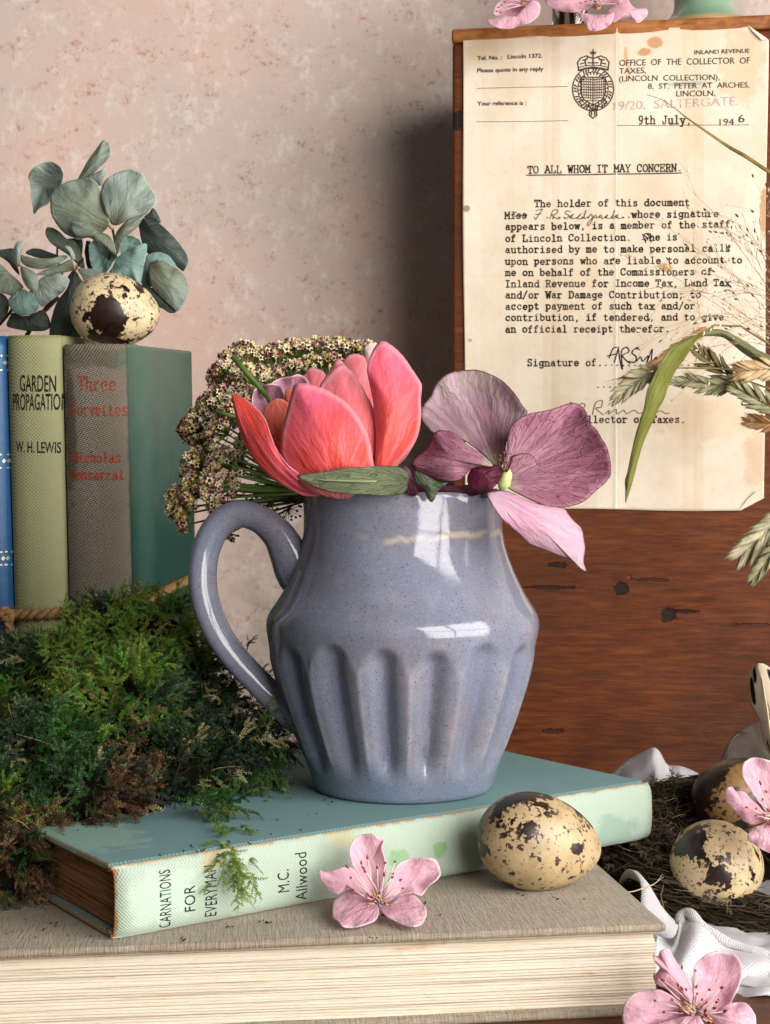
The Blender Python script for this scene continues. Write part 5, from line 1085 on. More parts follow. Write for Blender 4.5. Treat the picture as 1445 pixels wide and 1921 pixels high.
dirs = nor*.75+rng.normal(0, .42, pos.shape)+np.array([0, -.25, -.45])*rng.uniform(.2, 1.2, (len(pos), 1))
dirs[:, 2] += np.where(nor[:, 2] > .5, .35, 0)
from mathutils import noise as mn
def nz(p, s, o=0): return mn.noise(Vector(p)*s+Vector((o, o*2, 3)))
tint = []; scl = []
for p, n in zip(pos, nor):
    px = CX+p[0]*F/p[1]; py = HY+(EYE-p[2])*F/p[1]
    fresh_lit = nz(p, .28)+.55*nz(p, .9, 5); low = (py-1430)/160
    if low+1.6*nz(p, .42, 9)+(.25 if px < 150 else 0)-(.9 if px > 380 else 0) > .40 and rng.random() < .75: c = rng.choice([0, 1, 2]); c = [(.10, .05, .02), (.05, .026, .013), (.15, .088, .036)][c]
    elif py < 1290 and 90 < px < 370 and fresh_lit > -.25 or fresh_lit > .36: c = (.062+.08*rng.random(), .125+.10*rng.random(), .02)  # bright top greens: young growth plus light put into the tint
    elif fresh_lit > -.05: c = (.026, .060+.03*rng.random(), .013)
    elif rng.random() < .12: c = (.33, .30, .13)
    else: c = (.011, .026, .009)  # near-black green, the clump's shade put into the tint
    tint.append(np.array(c)); scl.append(rng.uniform(.65, 1.25))
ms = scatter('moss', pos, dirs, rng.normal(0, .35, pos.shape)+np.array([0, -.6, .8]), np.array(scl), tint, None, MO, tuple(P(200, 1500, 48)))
tag(ms, 'big clump of green moss with brown withered lower parts, on the books at left', 'moss', kind='stuff')
# loose sprigs that stand clear of the clump
sp_ = [((470, 1330, 51), (575, 1350, 49), 8, (.17, .27, .05)), ((430, 1290, 52), (470, 1200, 51.5), 6, (.08, .12, .04)), ((430, 1300, 52), (505, 1270, 51), 6, (.10, .12, .05)), ((400, 1250, 53), (380, 1170, 52), 4, (.06, .1, .03)), ((450, 1380, 51), (520, 1420, 49.5), 10, (.07, .13, .03)), ((440, 1450, 50), (520, 1520, 47.5), 10, (.06, .12, .03)),
       ((405, 1490, 46.6), (422, 1582, 41.9), 22, (.09, .16, .035)), ((422, 1574, 41.6), (450, 1668, 40.3), 22, (.20, .28, .06)), ((425, 1575, 42.3), (478, 1645, 40.9), 9, (.16, .24, .05)), ((420, 1550, 44), (495, 1580, 42.6), 8, (.12, .2, .04)), ((410, 1575, 42), (405, 1650, 40.2), 7, (.13, .22, .04)), ((300, 1220, 53), (345, 1190, 52), 5, (.15, .26, .04)), ((200, 1190, 54), (230, 1140, 53.5), 8, (.17, .27, .05)), ((150, 1200, 54), (150, 1150, 53.5), 6, (.15, .25, .05)), ((60, 1250, 53), (30, 1200, 52.5), 5, (.12, .16, .05)), ((480, 1400, 50), (500, 1340, 50), 5, (.12, .2, .05)),
       ((500, 1345, 50), (520, 1325, 49.6), 4, (.16, .26, .05)), ((535, 1345, 49.6), (560, 1325, 49.2), 4, (.16, .26, .05)), ((535, 1350, 49.6), (560, 1375, 49.2), 4, (.15, .25, .05)), ((500, 1440, 50), (545, 1480, 48.5), 5, (.07, .13, .03))]
pp = []; dq = []; sl = []; tc = []
for a_, b3, n, c in sp_:
    a3 = np.array(P(*a_)); b4 = np.array(P(*b3))
    for k in range(n):
        u = k/n; p = a3*(1-u)+b4*u+rng.normal(0, .12, 3); pp.append(p); dq.append((b4-a3)/np.linalg.norm(b4-a3)+rng.normal(0, .3, 3)); sl.append(rng.uniform(.55, .95)); tc.append(np.array(c)*rng.uniform(.8, 1.2))
ms2 = scatter('moss_sprigs', pp, dq, [np.array([0, -.6, .8])]*len(pp), sl, tc, ms, MO); ms2['kind'] = 'stuff'
g = G()
for a_, b3, n, c in sp_[:6]+sp_[14:16]: g.tube([P(*a_), P((a_[0]+b3[0])/2+4, (a_[1]+b3[1])/2, (a_[2]+b3[2])/2), P(*b3)], [.035, .03, .02], 5)
mk('twigs', g, m_plain('moss_twig', '#6a4a2c', .8), ms)['kind'] = 'stuff'
g = G()
for i in range(260):
    k = rng.integers(len(pos)); p = Vector(pos[k]); n_ = Vector(nor[k]); d = (n_*.5+Vector((random.gauss(0, 1), -.3, random.gauss(0, 1)))).normalized(); l = random.uniform(.5, 1.5); c_ = Vector((random.gauss(0, .3), random.gauss(0, .3), -.25))
    q0 = p+n_*.25
    if (q0+d*l).z > BW+MW+.3: g.tube([q0, q0+d*l*.35+c_*.2, q0+d*l*.7+c_*.5, q0+d*l+c_], [.013, .013, .011, .006], 4, lin(random.choice(['#6b4a2a', '#8a6a40', '#4a3018', '#9a8050'])), cap=False)
mk('dead_strands', g, m_tint('dead_strand', .8, .1), ms, colors=True)['kind'] = 'stuff'
# added near-black core, puts shade into the gaps between fronds
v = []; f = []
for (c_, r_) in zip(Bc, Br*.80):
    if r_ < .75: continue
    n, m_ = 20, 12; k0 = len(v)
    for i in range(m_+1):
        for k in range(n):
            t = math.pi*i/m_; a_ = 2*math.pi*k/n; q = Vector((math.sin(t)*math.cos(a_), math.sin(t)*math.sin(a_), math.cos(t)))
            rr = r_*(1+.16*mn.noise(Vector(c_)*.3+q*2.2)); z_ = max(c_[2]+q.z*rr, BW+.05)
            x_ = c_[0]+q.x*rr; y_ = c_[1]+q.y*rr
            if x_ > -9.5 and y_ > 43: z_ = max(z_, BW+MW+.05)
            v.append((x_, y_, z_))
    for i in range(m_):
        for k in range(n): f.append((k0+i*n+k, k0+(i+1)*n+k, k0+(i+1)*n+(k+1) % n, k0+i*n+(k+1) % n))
mk('moss_core', (v, f), m_plain('core_shade', '#0f0b06', .95, .6, 3, .1, .05), ms)['kind'] = 'stuff'

# ---------------------------------------------------------------- nest
NC = Vector((13.6, 52.7, .1))
nest = thing('nest', NC, 'dark brown round nest of fine roots and moss holding two speckled eggs', 'nest')
def nring(th, ph, k=1.0):
    h = ((1+math.sin(th))/2)**.5; R0 = 4.25; mi = (.75+1.05*h)*k; zc = .1+1.55*h
    rr = R0+mi*math.cos(ph)*.95; return Vector((NC.x+rr*math.cos(th)*1.08, NC.y+rr*math.sin(th), max(.12, NC.z+zc+mi*math.sin(ph))))
NT = m_tint('nest_fibre', .8, .1, .2)
g = G(); cs = ['#2e2216', '#1e160e', '#40321f', '#4a3b26', '#1b130b', '#5c4d36', '#34301c', '#382a1a']
for i in range(5200):
    th = random.uniform(0, 2*math.pi); ph = random.uniform(-.6, 4.2); k = random.uniform(.86, 1.1); L = random.uniform(.15, .5); s = random.choice((-1, 1)); pts = []
    dp = random.gauss(0, .5)
    for j in range(5): pts.append(nring(th+s*L*j/4, ph+dp*j/4+.1*math.sin(j+i), k+.03*math.sin(j*2+i)))
    c = lin(random.choice(cs)); r = random.uniform(.012, .032); g.tube(pts, [r*.6, r, r, r, r*.4], 3, c, cap=False)
for i in range(650):
    th = random.uniform(.3, 2*math.pi-.0); ph = random.uniform(0, 3.1); a_ = nring(th, ph, 1.0); d = Vector([random.gauss(0, 1) for _ in range(3)]).normalized(); d.z = abs(d.z)*.6
    t = Vector((-math.sin(th), math.cos(th), 0))*random.choice((-1, 1)); l = random.uniform(.4, 1.5)
    g.tube([a_, a_+d*l*.4+t*l*.3, a_+d*l*.6+t*l*.8, a_+d*l*.5+t*l*1.1], [.009, .008, .006, .004], 3, lin(random.choice(['#8a8072', '#6c6252', '#4c4234', '#a39a8a'])), cap=False)
mk('fibres', g, NT, nest, colors=True)['kind'] = 'stuff'
v = []; f = []; n, m_ = 60, 10
for j in range(m_+1):
    r = 4.4*j/m_
    for k in range(n):
        a_ = 2*math.pi*k/n; h = ((1+math.sin(a_))/2)**.5; v.append((NC.x+r*math.cos(a_)*1.08, NC.y+r*math.sin(a_), .12+(.1+1.2*h)*(j/m_)**2.5+.08*mn.noise(Vector((r*math.cos(a_), r*math.sin(a_), 0))*1.4)))
for j in range(m_):
    for k in range(n): f.append((j*n+k, (j+1)*n+k, (j+1)*n+(k+1) % n, j*n+(k+1) % n))
mk('nest_floor', (v, f), m_plain('nest_floor_brown', '#281e14', .95, .6, 5, .1, .06), nest, solid=.1)
v = []; f = []; n, m_ = 72, 16
for i in range(n):
    for j in range(m_): v.append(nring(2*math.pi*i/n, 2*math.pi*j/m_, .84+.05*mn.noise(Vector((i*.3, j*.5, 0)))))
for i in range(n):
    for j in range(m_): f.append((i*m_+j, ((i+1) % n)*m_+j, ((i+1) % n)*m_+(j+1) % m_, i*m_+(j+1) % m_))
mk('nest_wall', (v, f), m_plain('nest_wall_brown', '#241b12', .95, .6, 5, .1, .08), nest)
pp = []; dq = []; tc = []; sl = []
for i in range(330):
    th = random.uniform(math.pi*.55, math.pi*2.05); ph = random.uniform(-.3, 3.0); p = nring(th, ph, 1.04); pp.append(np.array(p)); dq.append(np.array(p-NC)*np.array([1, 1, .3])+rng.normal(0, 1.6, 3)); sl.append(rng.uniform(.35, .75))
    tc.append(np.array([(.12, .10, .035), (.06, .055, .03), (.16, .12, .045), (.05, .04, .025), (.10, .09, .06)][rng.integers(5)]))
scatter('moss_bits', pp, dq, [np.array([0, -.6, .8])]*len(pp), sl, tc, nest, MO)['kind'] = 'stuff'
g = G(); g.tube([P(1145, 1678, 44.2), P(1190, 1672, 44.6), P(1225, 1660, 45.6), P(1245, 1645, 46.8)], [.012, .018, .018, .01], 5, lin('#b9a98c')); g.tube([P(1208, 1668, 45.3), P(1232, 1655, 46), P(1243, 1640, 46.8)], [.012]*3, 5, lin('#a8977a'))
g.tube([P(1245, 1660, 46.5), P(1240, 1680, 46), P(1246, 1705, 45.6)], [.01]*3, 5, lin('#8d7c60')); g.tube([P(1318, 1372, 59), P(1335, 1392, 58.5), P(1355, 1412, 58)], [.008]*3, 4, lin('#3a2a1c'))
mk('straw', g, NT, nest, colors=True)['kind'] = 'stuff'

# ---------------------------------------------------------------- cloth
def m_linen():
    m = M('white_cloth', .85, .2); v = m.co(); x, y, z = m.xyz(v); k = 75
    h = m.ma('MULTIPLY', m.ma('SINE', m.ma('MULTIPLY', m.ma('ADD', x, z), k)), m.ma('SINE', m.ma('MULTIPLY', m.ma('ADD', y, z), k)))
    c = m.mix(m.ma('MULTIPLY', m.sm(m.noise(v, .5, 4), .4, .7), .4), '#e8e6e8', '#cdc8c6'); nn = m.bump(m.ma('ADD', h, m.ma('MULTIPLY', m.noise(v, 1.6, 5, .65), 7)), .03, .8)
    m.color(c).normal(nn); return m.thin(c, .25, nn)
LIN = m_linen()
cl = thing('cloth', Vector((12, 48, 0)), 'crumpled white cotton cloth spread under the nest', 'cloth')
v = []; f = []; nx, ny = 70, 80
for j in range(ny+1):
    for i in range(nx+1):
        x = 8.35+13*i/nx+.15*math.sin(j*.3); y = 42.6+16.5*j/ny+.3*math.sin(i*.25)
        z = .16+.30*abs(mn.noise(Vector((x*.5, y*.35, 2))))+.22*abs(mn.noise(Vector((x*1.1, y*.8, 7))))
        z += 1.75*math.exp(-((x-8.35)/.9)**2)*math.exp(-((y-48.5)/2.6)**2)
        v.append((x, y, z))
for j in range(ny):
    for i in range(nx): f.append((j*(nx+1)+i, j*(nx+1)+i+1, (j+1)*(nx+1)+i+1, (j+1)*(nx+1)+i))
mk('spread_part', (v, f), LIN, cl, solid=.05)
zr = lambda l, ds: [(*ZR(x, y), d) for (x, y), d in zip(l, ds)]
strip('back_fold', zr([(120, 680), (190, 612), (260, 575), (318, 546), (345, 543), (368, 565), (392, 610), (415, 628), (470, 633), (530, 655), (600, 690)], [60, 59.8, 59.6, 59.4, 59.3, 59.2, 59.4, 59.6, 59.4, 59.3, 59]),
      zr([(180, 840), (250, 860), (290, 870), (330, 860), (350, 850), (370, 850), (400, 850), (430, 850), (480, 850), (540, 850), (620, 850)], [59, 58, 57.6, 57.2, 57, 57.3, 57.8, 58, 58, 58, 58]), LIN, cl, n=60, m=16, bulge=.4, rip=.25, rf=1.5, solid=.05)
strip('front_fold', zr([(352, 1480), (400, 1495), (440, 1490), (462, 1440), (466, 1395), (480, 1364), (515, 1358), (545, 1385), (580, 1420), (630, 1462), (700, 1502), (780, 1528), (860, 1555), (940, 1585), (1100, 1640)], [44.6, 44.8, 45, 45, 45.2, 45.3, 45.2, 45.0, 44.9, 44.8, 44.7, 44.6, 44.5, 44.4, 44]),
      zr([(345, 1545), (340, 1640), (360, 1700), (420, 1750), (470, 1770), (510, 1780), (550, 1785), (600, 1785), (650, 1785), (700, 1785), (760, 1790), (830, 1780), (900, 1776), (960, 1790), (1100, 1800)], [42.6, 42.4, 42.3, 42.3, 42.2, 42.2, 42.2, 42.2, 42.2, 42.2, 42.2, 42.2, 42.2, 42.2, 42.2]), LIN, cl, n=90, m=26, bulge=.35, rip=.42, rf=1.4, solid=.05)
hem = zr([(470, 1420), (474, 1385), (488, 1368), (515, 1366), (545, 1393), (580, 1428), (630, 1468), (700, 1508), (780, 1535), (860, 1562), (940, 1592), (1100, 1648)], [45.0, 45.1, 45.1, 45.0, 44.8, 44.7, 44.6, 44.5, 44.4, 44.3, 44.2, 43.9])
g = G(); hs = spline(hem, 80); g.tube([P(a_, b3, c) for a_, b3, c in hs], [.17+.02*math.sin(i*.31) for i in range(80)], 12, sq=.9); mk('hem', g, LIN, cl)

# ---------------------------------------------------------------- feathers
def m_feather():
    m = M('spotted_feather', .7, .2); uv = m.co('UV'); a, r, _ = m.xyz(uv); v = m.co()
    bar = m.noise(m.n('CombineXYZ', {0: m.ma('MULTIPLY', a, 60), 1: m.ma('ADD', m.ma('MULTIPLY', r, 3), m.ma('MULTIPLY', m.ma('ABSOLUTE', a), -3))}).outputs[0], 1, 3)
    w1 = m.noise(v, 1.8, 3)
    sp1 = m.ma('SINE', m.ma('ADD', m.ma('ADD', m.ma('MULTIPLY', r, 15), m.ma('MULTIPLY', w1, 9)), m.ma('MULTIPLY', a, 4))); side = m.sm(m.ma('ADD', m.ma('ABSOLUTE', m.ma('SUBTRACT', m.ma('ABSOLUTE', a), .25)), m.ma('MULTIPLY', m.ma('SUBTRACT', bar, .5), .35)), .2, .12)
    k = m.ma('MULTIPLY', m.sm(sp1, -.25, .1), side)
    vo = m.vor(m.n('CombineXYZ', {0: m.ma('ADD', m.ma('MULTIPLY', a, 3.6), m.ma('MULTIPLY', bar, .5)), 1: m.ma('MULTIPLY', r, 3.6)}).outputs[0], 1.0); k = m.ma('MULTIPLY', m.sm(vo, .46, .40), m.sm(m.ma('ABSOLUTE', a), .56, .50))
    c = m.mix(k, m.mix(bar, '#e8dcc6', '#c9b596'), '#1d1410'); c = m.mix(m.sm(m.ma('ABSOLUTE', a), .025, .01), c, '#b59c74')
    m.color(c).normal(m.bump(bar, .02, .6)); return m.thin(c, .3)
fe = thing('feather', P(1440, 1400, 58), 'cream feather with black spots standing up behind the nest', 'feather')
strip('vane', [(*ZR(x, y), 58.5) for x, y in ((850, 122), (822, 150), (812, 200), (814, 270), (830, 340), (862, 400), (872, 440), (880, 490), (900, 545), (930, 600))],
      [(*ZR(x, y), 57.9) for x, y in ((862, 118), (890, 122), (925, 150), (955, 210), (975, 280), (985, 350), (985, 420), (975, 480), (960, 540), (940, 600))], m_feather(), fe, n=50, m=16, bulge=.15, fold=.3, solid=.02)
g = G(); g.tube([P(*ZR(856, 122), 58.2), P(*ZR(880, 200), 58), P(*ZR(905, 350), 57.9), P(*ZR(925, 500), 57.9), P(*ZR(950, 680), 57.5)], [.01, .02, .035, .045, .05], 7); mk('quill', g, m_plain('quill', '#cbb894', .4), fe)
m = M('grey_down', .7, .2); m.color(m.mix(m.noise(m.co(), 1.5, 3), '#8a8076', '#5f564d')); m.b.inputs['Alpha'].default_value = .72; m.thin('#8a8076', .35)
f2 = thing('feather', P(1400, 1430, 59), 'thin translucent grey feather behind the spotted one', 'feather')
blade('vane', [(678, 610), (690, 560), (712, 510), (745, 472), (790, 442), (850, 412), (900, 415), (960, 440), (1000, 500), (980, 600), (900, 640), (780, 650)], (840, 680), 59.2, m, f2, dome=.3, rip=.1, zmap=ZR, solid=.02)
g = G(); g.tube([P(*ZR(700, 600), 59), P(*ZR(712, 540), 58.9), P(*ZR(735, 490), 58.9), P(*ZR(765, 470), 58.9)], [.02]*4, 6); g.tube([P(*ZR(745, 458), 58.9), P(*ZR(800, 455), 58.8), P(*ZR(862, 462), 58.8)], [.015]*3, 5); mk('quill', g, m_plain('dark_quill', '#6a5e50', .5), f2)

# ---------------------------------------------------------------- things on the box
bp = lambda x, y, z: BO+BR @ Vector((x, y, z))
vz = bp(13.3, 3.3, 39.52)
vase = thing('vase', vz, 'pale green glazed footed vase with a gilded rim at its foot, on the box', 'vase')
VG = M('celadon_glaze', .18, .5); vv = VG.co(); VG.color(VG.mix(VG.sm(VG.xyz(vv)[2], .55, .15), VG.mix(VG.noise(vv, 1.5, 4), '#76967c', '#8ca58c'), '#b08d5a')).normal(VG.bump(VG.noise(vv, 2, 4), .02, .5))
v, f = lathe([tuple(p) for p in spline([(2.6, 0), (2.8, .06), (2.85, .2), (2.7, .42), (2.2, .75), (1.8, 1.15), (1.6, 1.7), (1.7, 2.6), (2.3, 4.2), (2.9, 6), (3.0, 7.6), (2.5, 9.4), (1.9, 11), (2.2, 12.2), (2.05, 12.2), (1.7, 11), (2.3, 9), (2.6, 7)], 70)], 72, vz)
mk('body', (v, f), VG, vase)
btp = bp(6.15, 1.9, 39.52); bt = thing('bottle', btp, 'small clear glass bottle behind the pink blossoms on the box', 'bottle')
GLS = M('clear_glass', .03, .5); GLS.b.inputs['Transmission Weight'].default_value = 1; GLS.b.inputs['IOR'].default_value = 1.45; GLS.color((.85, .88, .88))
v, f = lathe([(.9, 0), (.96, .06), (.96, .2), (.95, 4.5), (.8, 5.2), (.4, 5.7), (.38, 6.6), (.46, 6.7), (.3, 6.7), (.3, 5.7), (.7, 5.1), (.84, 4.4), (.84, .3), (.6, .22)], 48, btp); mk('glass', (v, f), GLS, bt)
WTR = M('water', .0, .5); WTR.b.inputs['Transmission Weight'].default_value = 1; WTR.b.inputs['IOR'].default_value = 1.33; WTR.color((.7, .62, .5))
v, f = lathe([(.6, .32), (.82, .34), (.82, 3.2)], 40, btp); mk('water', (v, f), WTR, bt)
g = G(); g.tube([btp+Vector((.1, 0, .4)), btp+Vector((-.1, .1, 3)), btp+Vector((.1, 0, 6)), P(*ZT(600, 20), 72.5)], [.1, .1, .09, .08], 8); g.tube([btp+Vector((-.35, 0, .4)), btp+Vector((-.2, .1, 3)), btp+Vector((-.1, 0, 6)), P(*ZT(300, -40), 73)], [.12, .12, .1, .08], 8); mk('twigs', g, m_plain('blossom_twig', '#4a2c1c', .7), bt)
dkp = bp(19.75, 2.4, 39.52); dk = thing('bottle', dkp, 'black glass bottle at the top right corner of the box, cut by the frame', 'bottle')
v, f = lathe([tuple(p) for p in spline([(1.1, 0), (1.5, .05), (1.62, .3), (1.6, 1.5), (1.55, 5), (1.3, 6.5), (.6, 7.6), (.55, 9), (.65, 9.1), (.5, 9.1)], 50)], 48, dkp); mk('glass', (v, f), M('black_glass', .08, .6).color('#0b0c0e'), dk)

# ---------------------------------------------------------------- dried grasses at the right
def m_grass(name, a_, b3, thr=.2, ax=None):
    m = M(name, .6, .3); v = m.co(); f = m.noise(v, 1.6, 3); s = m.noise(m.co(scale=(3, 3, 3)), 3, 3, .7)
    c = m.mix(m.sm(f, .35, .65), a_, b3); c = m.mix(m.ma('MULTIPLY', m.sm(s, .5, .7), .35), c, tuple(q*.55 for q in lin(b3)[:3])); m.color(c); return m.thin(c, thr)
GE = m_grass('green_ear', '#a5a07c', '#807f5c'); GEP = m_grass('pale_green_ear', '#c9bf9c', '#a09b7a'); GED = m_grass('dark_ear', '#5f5530', '#7a7048'); GET = m_grass('tan_ear', '#c9a070', '#b58450'); GEC = m_grass('straw_ear', '#d6bf98', '#c09c6c'); STK = m_grass('grass_stalk', '#8a8450', '#a39462')
def ear(axis, wpx, mat, label, n=20, ang=28, slen=1.0, awn=0, stalk=None, cat='grass ear', fat=.16):
    """axis: base to tip in photo units with depth; paired spikelets laid like a herringbone"""
    ax = [Vector(P(*q)) for q in spline(axis, 40)]; o = thing('grass_ear', ax[0], label, cat, 'dried grass ears at the right')
    g = G(); st_ = [Vector(P(*q)) for q in spline(stalk, 24)] if stalk else []
    g.tube(st_+ax, [.05]*len(st_)+[.045-.03*i/40 for i in range(40)], 6); mk('stalk', g, STK, o)
    W = wpx*axis[0][2]/F
    for i in range(n):
        u = (i+.5)/n; k = min(int(u*36), 36); p = ax[k]; t = (ax[min(k+3, 39)]-ax[max(k-2, 0)]).normalized(); sd = t.cross(Vector((0, -1, 0))).normalized()
        s = 1 if i % 2 else -1; env = math.sin(math.pi*min(1, .18+u*.82))**.6; a_ = R(ang*random.uniform(.8, 1.2))*(1-.5*u)
        d = (t*math.cos(a_)+sd*s*math.sin(a_)+Vector((0, random.uniform(-.25, .05), 0))).normalized(); L = W*env*slen*random.uniform(1.0, 1.25)
        q = G(); e = p+d*L; q.spindle(p+sd*s*.02, e, L*fat, 6, pk=.45, flat=.5)
        q.spindle(p+sd*s*.02+Vector((0, -.02, 0)), p.lerp(e, .85)+sd*s*L*.1, L*fat*.7, 5, pk=.4, flat=.4)
        if awn: q.tube([e-d*.05, e+(d+t).normalized()*awn], [.012, .004], 4)
        mk('spikelet', q, mat, o)
    return o
ear([(1340, 610, 68), (1290, 640, 67.5), (1240, 675, 67.3), (1195, 700, 67.2), (1158, 712, 67.2)], 30, GET, 'thin tan grass ear slanting across the typed text, upper left of the ears', 26, 14, 1.3, .7, [(1560, 720, 66), (1450, 650, 67), (1390, 612, 68)], fat=.10)
ear([(1246, 690, 66.4), (1210, 706, 66.2), (1175, 732, 66.2), (1140, 762, 66.3)], 42, GEP, 'pale green grass ear pointing down left, behind the bent leaf', 22, 30, .95, 0, [(1560, 760, 65), (1400, 700, 66.5), (1300, 690, 67)])
ear([(1395, 712, 66.8), (1350, 722, 66.6), (1300, 716, 66.6), (1250, 718, 66.9)], 40, GE, 'grey green grass ear lying level just right of the bent leaf', 24, 28, 1.0, 0, [(1560, 780, 65), (1460, 735, 66)])
ear([(1400, 725, 67), (1360, 700, 67), (1325, 672, 67), (1297, 652, 67)], 42, GED, 'dark brown green grass ear pointing up left over the paper', 18, 30, 1.0, 0, [(1560, 800, 65), (1460, 760, 66)])
ear([(1480, 690, 65.8), (1440, 692, 65.8), (1405, 695, 65.8), (1378, 697, 66)], 42, GEC, 'pale straw grass ear with spread spikelets at the right edge', 18, 32, 1.05, .15, [(1560, 700, 65), (1520, 692, 65.5)])
ear([(1500, 790, 66), (1440, 760, 66), (1400, 738, 66), (1368, 722, 66)], 48, GE, 'grey green grass ear running down right off the frame', 20, 26, 1.0, 0, [(1600, 860, 65), (1540, 820, 66)])
ear([(1490, 796, 67.5), (1450, 795, 67.5), (1420, 792, 67.6), (1390, 789, 67.7)], 32, GET, 'short orange tan grass ear pointing left below the others', 16, 30, 1.1, .1, [(1600, 850, 65), (1540, 810, 66)])
ear([(1490, 950, 66), (1450, 985, 66), (1412, 1020, 66), (1385, 1050, 66)], 62, GEP, 'drooping pale green grass ear at the right edge below the letter', 20, 24, 1.1, 0, [(1620, 900, 65), (1560, 910, 66)], fat=.14)
ear([(1485, 1000, 65.4), (1455, 1030, 65.4), (1428, 1065, 65.5), (1408, 1092, 65.6)], 42, GE, 'lowest grey green grass ear hanging over the bare wood', 14, 20, 1.1, 0, [(1620, 930, 65), (1560, 940, 65.5)], fat=.13)
LG = m_petal('olive_blade', '#5f6420', '#676a28', '#747838', '#9a9a4c', '#8d8a45', 34, .55, .15, rimw=.97, vein_lo=.4, vein_hi=.62)
bl = thing('grass_leaf', P(1445, 690, 66), 'broad olive green grass leaf bent over and hanging down in front of the letter', 'leaf')
strip('hanging_blade', [(*Z5(x, y), d) for x, y, d in ((600, 268, 66.5), (555, 285, 65.6), (500, 305, 65.2), (440, 330, 65.1), (390, 360, 65), (350, 400, 65), (310, 470, 65), (260, 570, 65.1), (228, 640, 65.2), (210, 740, 65.3), (182, 830, 65.4), (155, 920, 65.6), (128, 1040, 65.8), (108, 1140, 65.9), (92, 1200, 66), (95, 1260, 66), (94, 1330, 66))],
      [(*Z5(x, y), d) for x, y, d in ((610, 300, 66.5), (560, 300, 65.7), (535, 325, 65.5), (505, 370, 65.4), (475, 420, 65.5), (440, 470, 65.6), (400, 525, 65.6), (360, 610, 65.7), (335, 690, 65.6), (300, 750, 65.6), (265, 830, 65.7), (225, 915, 65.8), (200, 980, 65.9), (165, 1100, 66), (140, 1200, 66), (112, 1290, 66.1), (97, 1335, 66))], LG, bl, n=70, m=12, bulge=.12, fold=.25, solid=.025)
LG2 = m_petal('grey_green_blade', '#7d8058', '#80855c', '#888c64', '#a3a67c', None, 34, .5, .15)
strip('level_blade', [(*Z5(x, y), d) for x, y, d in ((545, 292, 65.8), (600, 268, 66), (660, 257, 66.2), (720, 268, 66.2), (780, 300, 66.2), (850, 340, 66), (920, 385, 65.8), (1000, 425, 65.6), (1300, 600, 65))],
      [(*Z5(x, y), d) for x, y, d in ((560, 302, 65.9), (600, 300, 66.2), (660, 300, 66.4), (710, 312, 66.5), (760, 350, 66.4), (820, 400, 66.3), (880, 440, 66.2), (990, 500, 66), (1300, 690, 65.4))], LG2, bl, n=50, m=10, bulge=.1, fold=.25, solid=.025)
cu = thing('grass_culm', P(1445, 325, 68), 'long thin bent grass stalk crossing the date and the letter from the right edge', 'grass stalk')
g = G(); q = spline([(1214, 178, 69.5), (1240, 186, 69.3), (1262, 200, 69), (1290, 222, 68.8), (1330, 250, 68.5), (1370, 277, 68.3), (1400, 294, 68), (1445, 324, 67.6), (1560, 400, 66.5), (1700, 620, 65)], 60)
g.tube([P(*a_) for a_ in q], [.025+.10*min(1, max(0, (i-14))/22) for i in range(60)], 8, sq=.5); mk('stalk', g, m_grass('green_brown_stalk', '#6e6a38', '#9c8452'), cu)
# hair-fine panicles with seeds
pa = thing('panic_grass', P(1460, 620, 66), 'airy hair fine seed grass with tiny pale seeds fanning over the right of the letter', 'grass')
g = G(); gs = G(); gd = G()
mains = [((1540, 720), (1330, 560), (1192, 480)), ((1540, 700), (1400, 480), (1290, 345)), ((1540, 710), (1360, 600), (1225, 620)), ((1530, 690), (1440, 500), (1390, 400)), ((1540, 700), (1380, 520), (1225, 410)), ((1540, 700), (1420, 600), (1290, 600)), ((1530, 700), (1400, 640), (1320, 700)),
         ((1530, 640), (1440, 560), (1330, 510)), ((1520, 560), (1460, 460), (1440, 380)), ((1530, 700), (1440, 640), (1380, 690)), ((1540, 700), (1350, 560), (1250, 540)), ((1530, 620), (1430, 470), (1330, 420)), ((1540, 700), (1440, 560), (1360, 560)), ((1500, 640), (1460, 600), (1400, 640)), ((1520, 620), (1440, 520), (1400, 460)), ((1540, 720), (1440, 600), (1330, 640)), ((1540, 720), (1370, 590), (1160, 670)), ((1530, 600), (1420, 540), (1300, 470))]
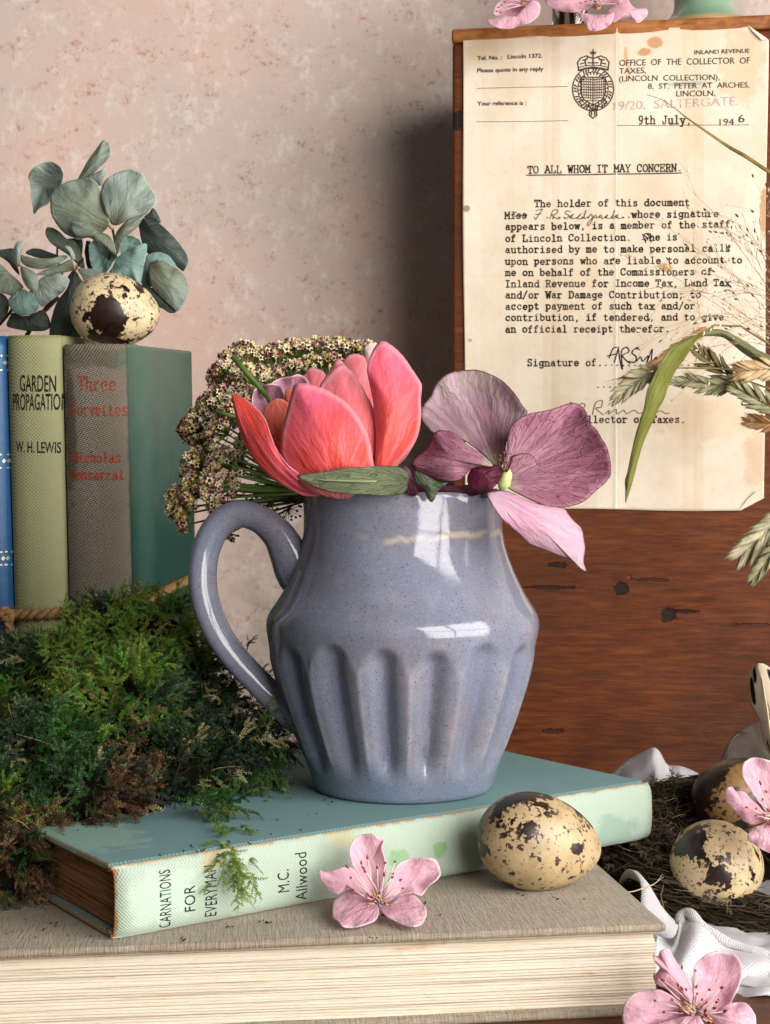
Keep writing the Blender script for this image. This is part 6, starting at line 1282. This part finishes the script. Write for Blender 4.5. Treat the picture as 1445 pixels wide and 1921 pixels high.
for mi, (a_, b3, c) in enumerate(mains):
    D0 = random.uniform(63.5, 68.5); q = spline([(*a_, D0), (*b3, D0+.4), (*c, D0+1)], 26); q = [P(x+2*math.sin(i*.7+mi), y+2*math.cos(i*.5+mi), d) for i, (x, y, d) in enumerate(q)]
    g.tube(q, [.024-.016*i/25 for i in range(26)], 4, lin('#b59a78' if mi % 3 else '#a87f5c'))
    for k in range(random.randint(7, 11)):
        i = random.randint(7, 24); p = q[i]; t = (q[min(i+1, 25)]-q[i-1]).normalized(); d = (t+Vector([random.gauss(0, .55), random.gauss(0, .3), random.gauss(0, .55)])).normalized(); L = random.uniform(.6, 2.0)
        m1 = p+d*L*.5+Vector((0, 0, .05)); e = p+d*L+Vector((0, 0, -.06)); g.tube([p, m1, e], [.010, .008, .006], 3, lin('#b79c7c'))
        for e2, dd in ((e, d), (m1+Vector((random.uniform(-.3, .3), -.05, random.uniform(-.3, .3))), (d+Vector((0, 0, .4))).normalized())):
            if e2 is not e: g.tube([m1, e2], [.007, .005], 3, lin('#b79c7c'))
            w_ = random.random(); (gd if w_ < .22 else gs).spindle(e2, e2+dd*random.uniform(.16, .26), random.uniform(.038, .055), 5, lin('#f0e6d4') if w_ > .36 else lin('#cdb08a') if w_ > .22 else lin(random.choice(['#4a2a1c', '#5a3a26'])))
mk('hair_stems', g, m_tint('hair_stem', .6, .2), pa, colors=True)['kind'] = 'stuff'; mk('seeds', gs, m_tint('pale_seed', .35, .2, .5), pa, colors=True)['kind'] = 'stuff'; mk('dark_seeds', gd, m_tint('dark_seed', .4, .1), pa, colors=True)['kind'] = 'stuff'

# ---------------------------------------------------------------- crumbs of moss and petal on the book covers
def on(px, py, z): D = (EYE-z)*F/(py-HY); return P(px, py, D)
def crumbs(pts, z, label):
    g = G(); c0 = on(pts[0][0], pts[0][1], z)
    for px, py in pts:
        for _ in range(random.randint(1, 3)):
            p = on(px+random.gauss(0, 4), py+random.gauss(0, 1.5), z)+Vector((0, 0, .02)); d = Vector((random.gauss(0, 1), random.gauss(0, 1), random.uniform(0, .6))).normalized()
            g.spindle(p, p+d*random.uniform(.04, .15), random.uniform(.014, .035), 4, lin(random.choice(['#2a1a18', '#3a1c28', '#3a3a1c', '#241a10'])))
    o = mk('crumbs', g, m_tint('crumb', .8, 0), loc=c0, colors=True); tag(o, label, 'debris', kind='stuff')
crumbs([(625, 1505), (578, 1532), (600, 1528), (520, 1540), (560, 1560), (610, 1500), (540, 1500), (545, 1460), (520, 1470), (480, 1560), (360, 1590), (430, 1580), (345, 1600), (380, 1598), (300, 1608), (500, 1565), (590, 1420), (600, 1405), (470, 1585), (410, 1602)], BW+MW+.03, 'dark crumbs scattered on the mint book between moss and jug')
crumbs([(930, 1655), (1040, 1687), (1088, 1690), (700, 1760), (830, 1718), (800, 1698), (1060, 1672), (430, 1740), (340, 1765), (20, 1750), (60, 1760), (100, 1735), (50, 1725), (120, 1755), (790, 1720), (980, 1680), (170, 1758), (80, 1745), (495, 1728), (505, 1732)], BW+.01, 'dark crumbs scattered on the beige linen cover')
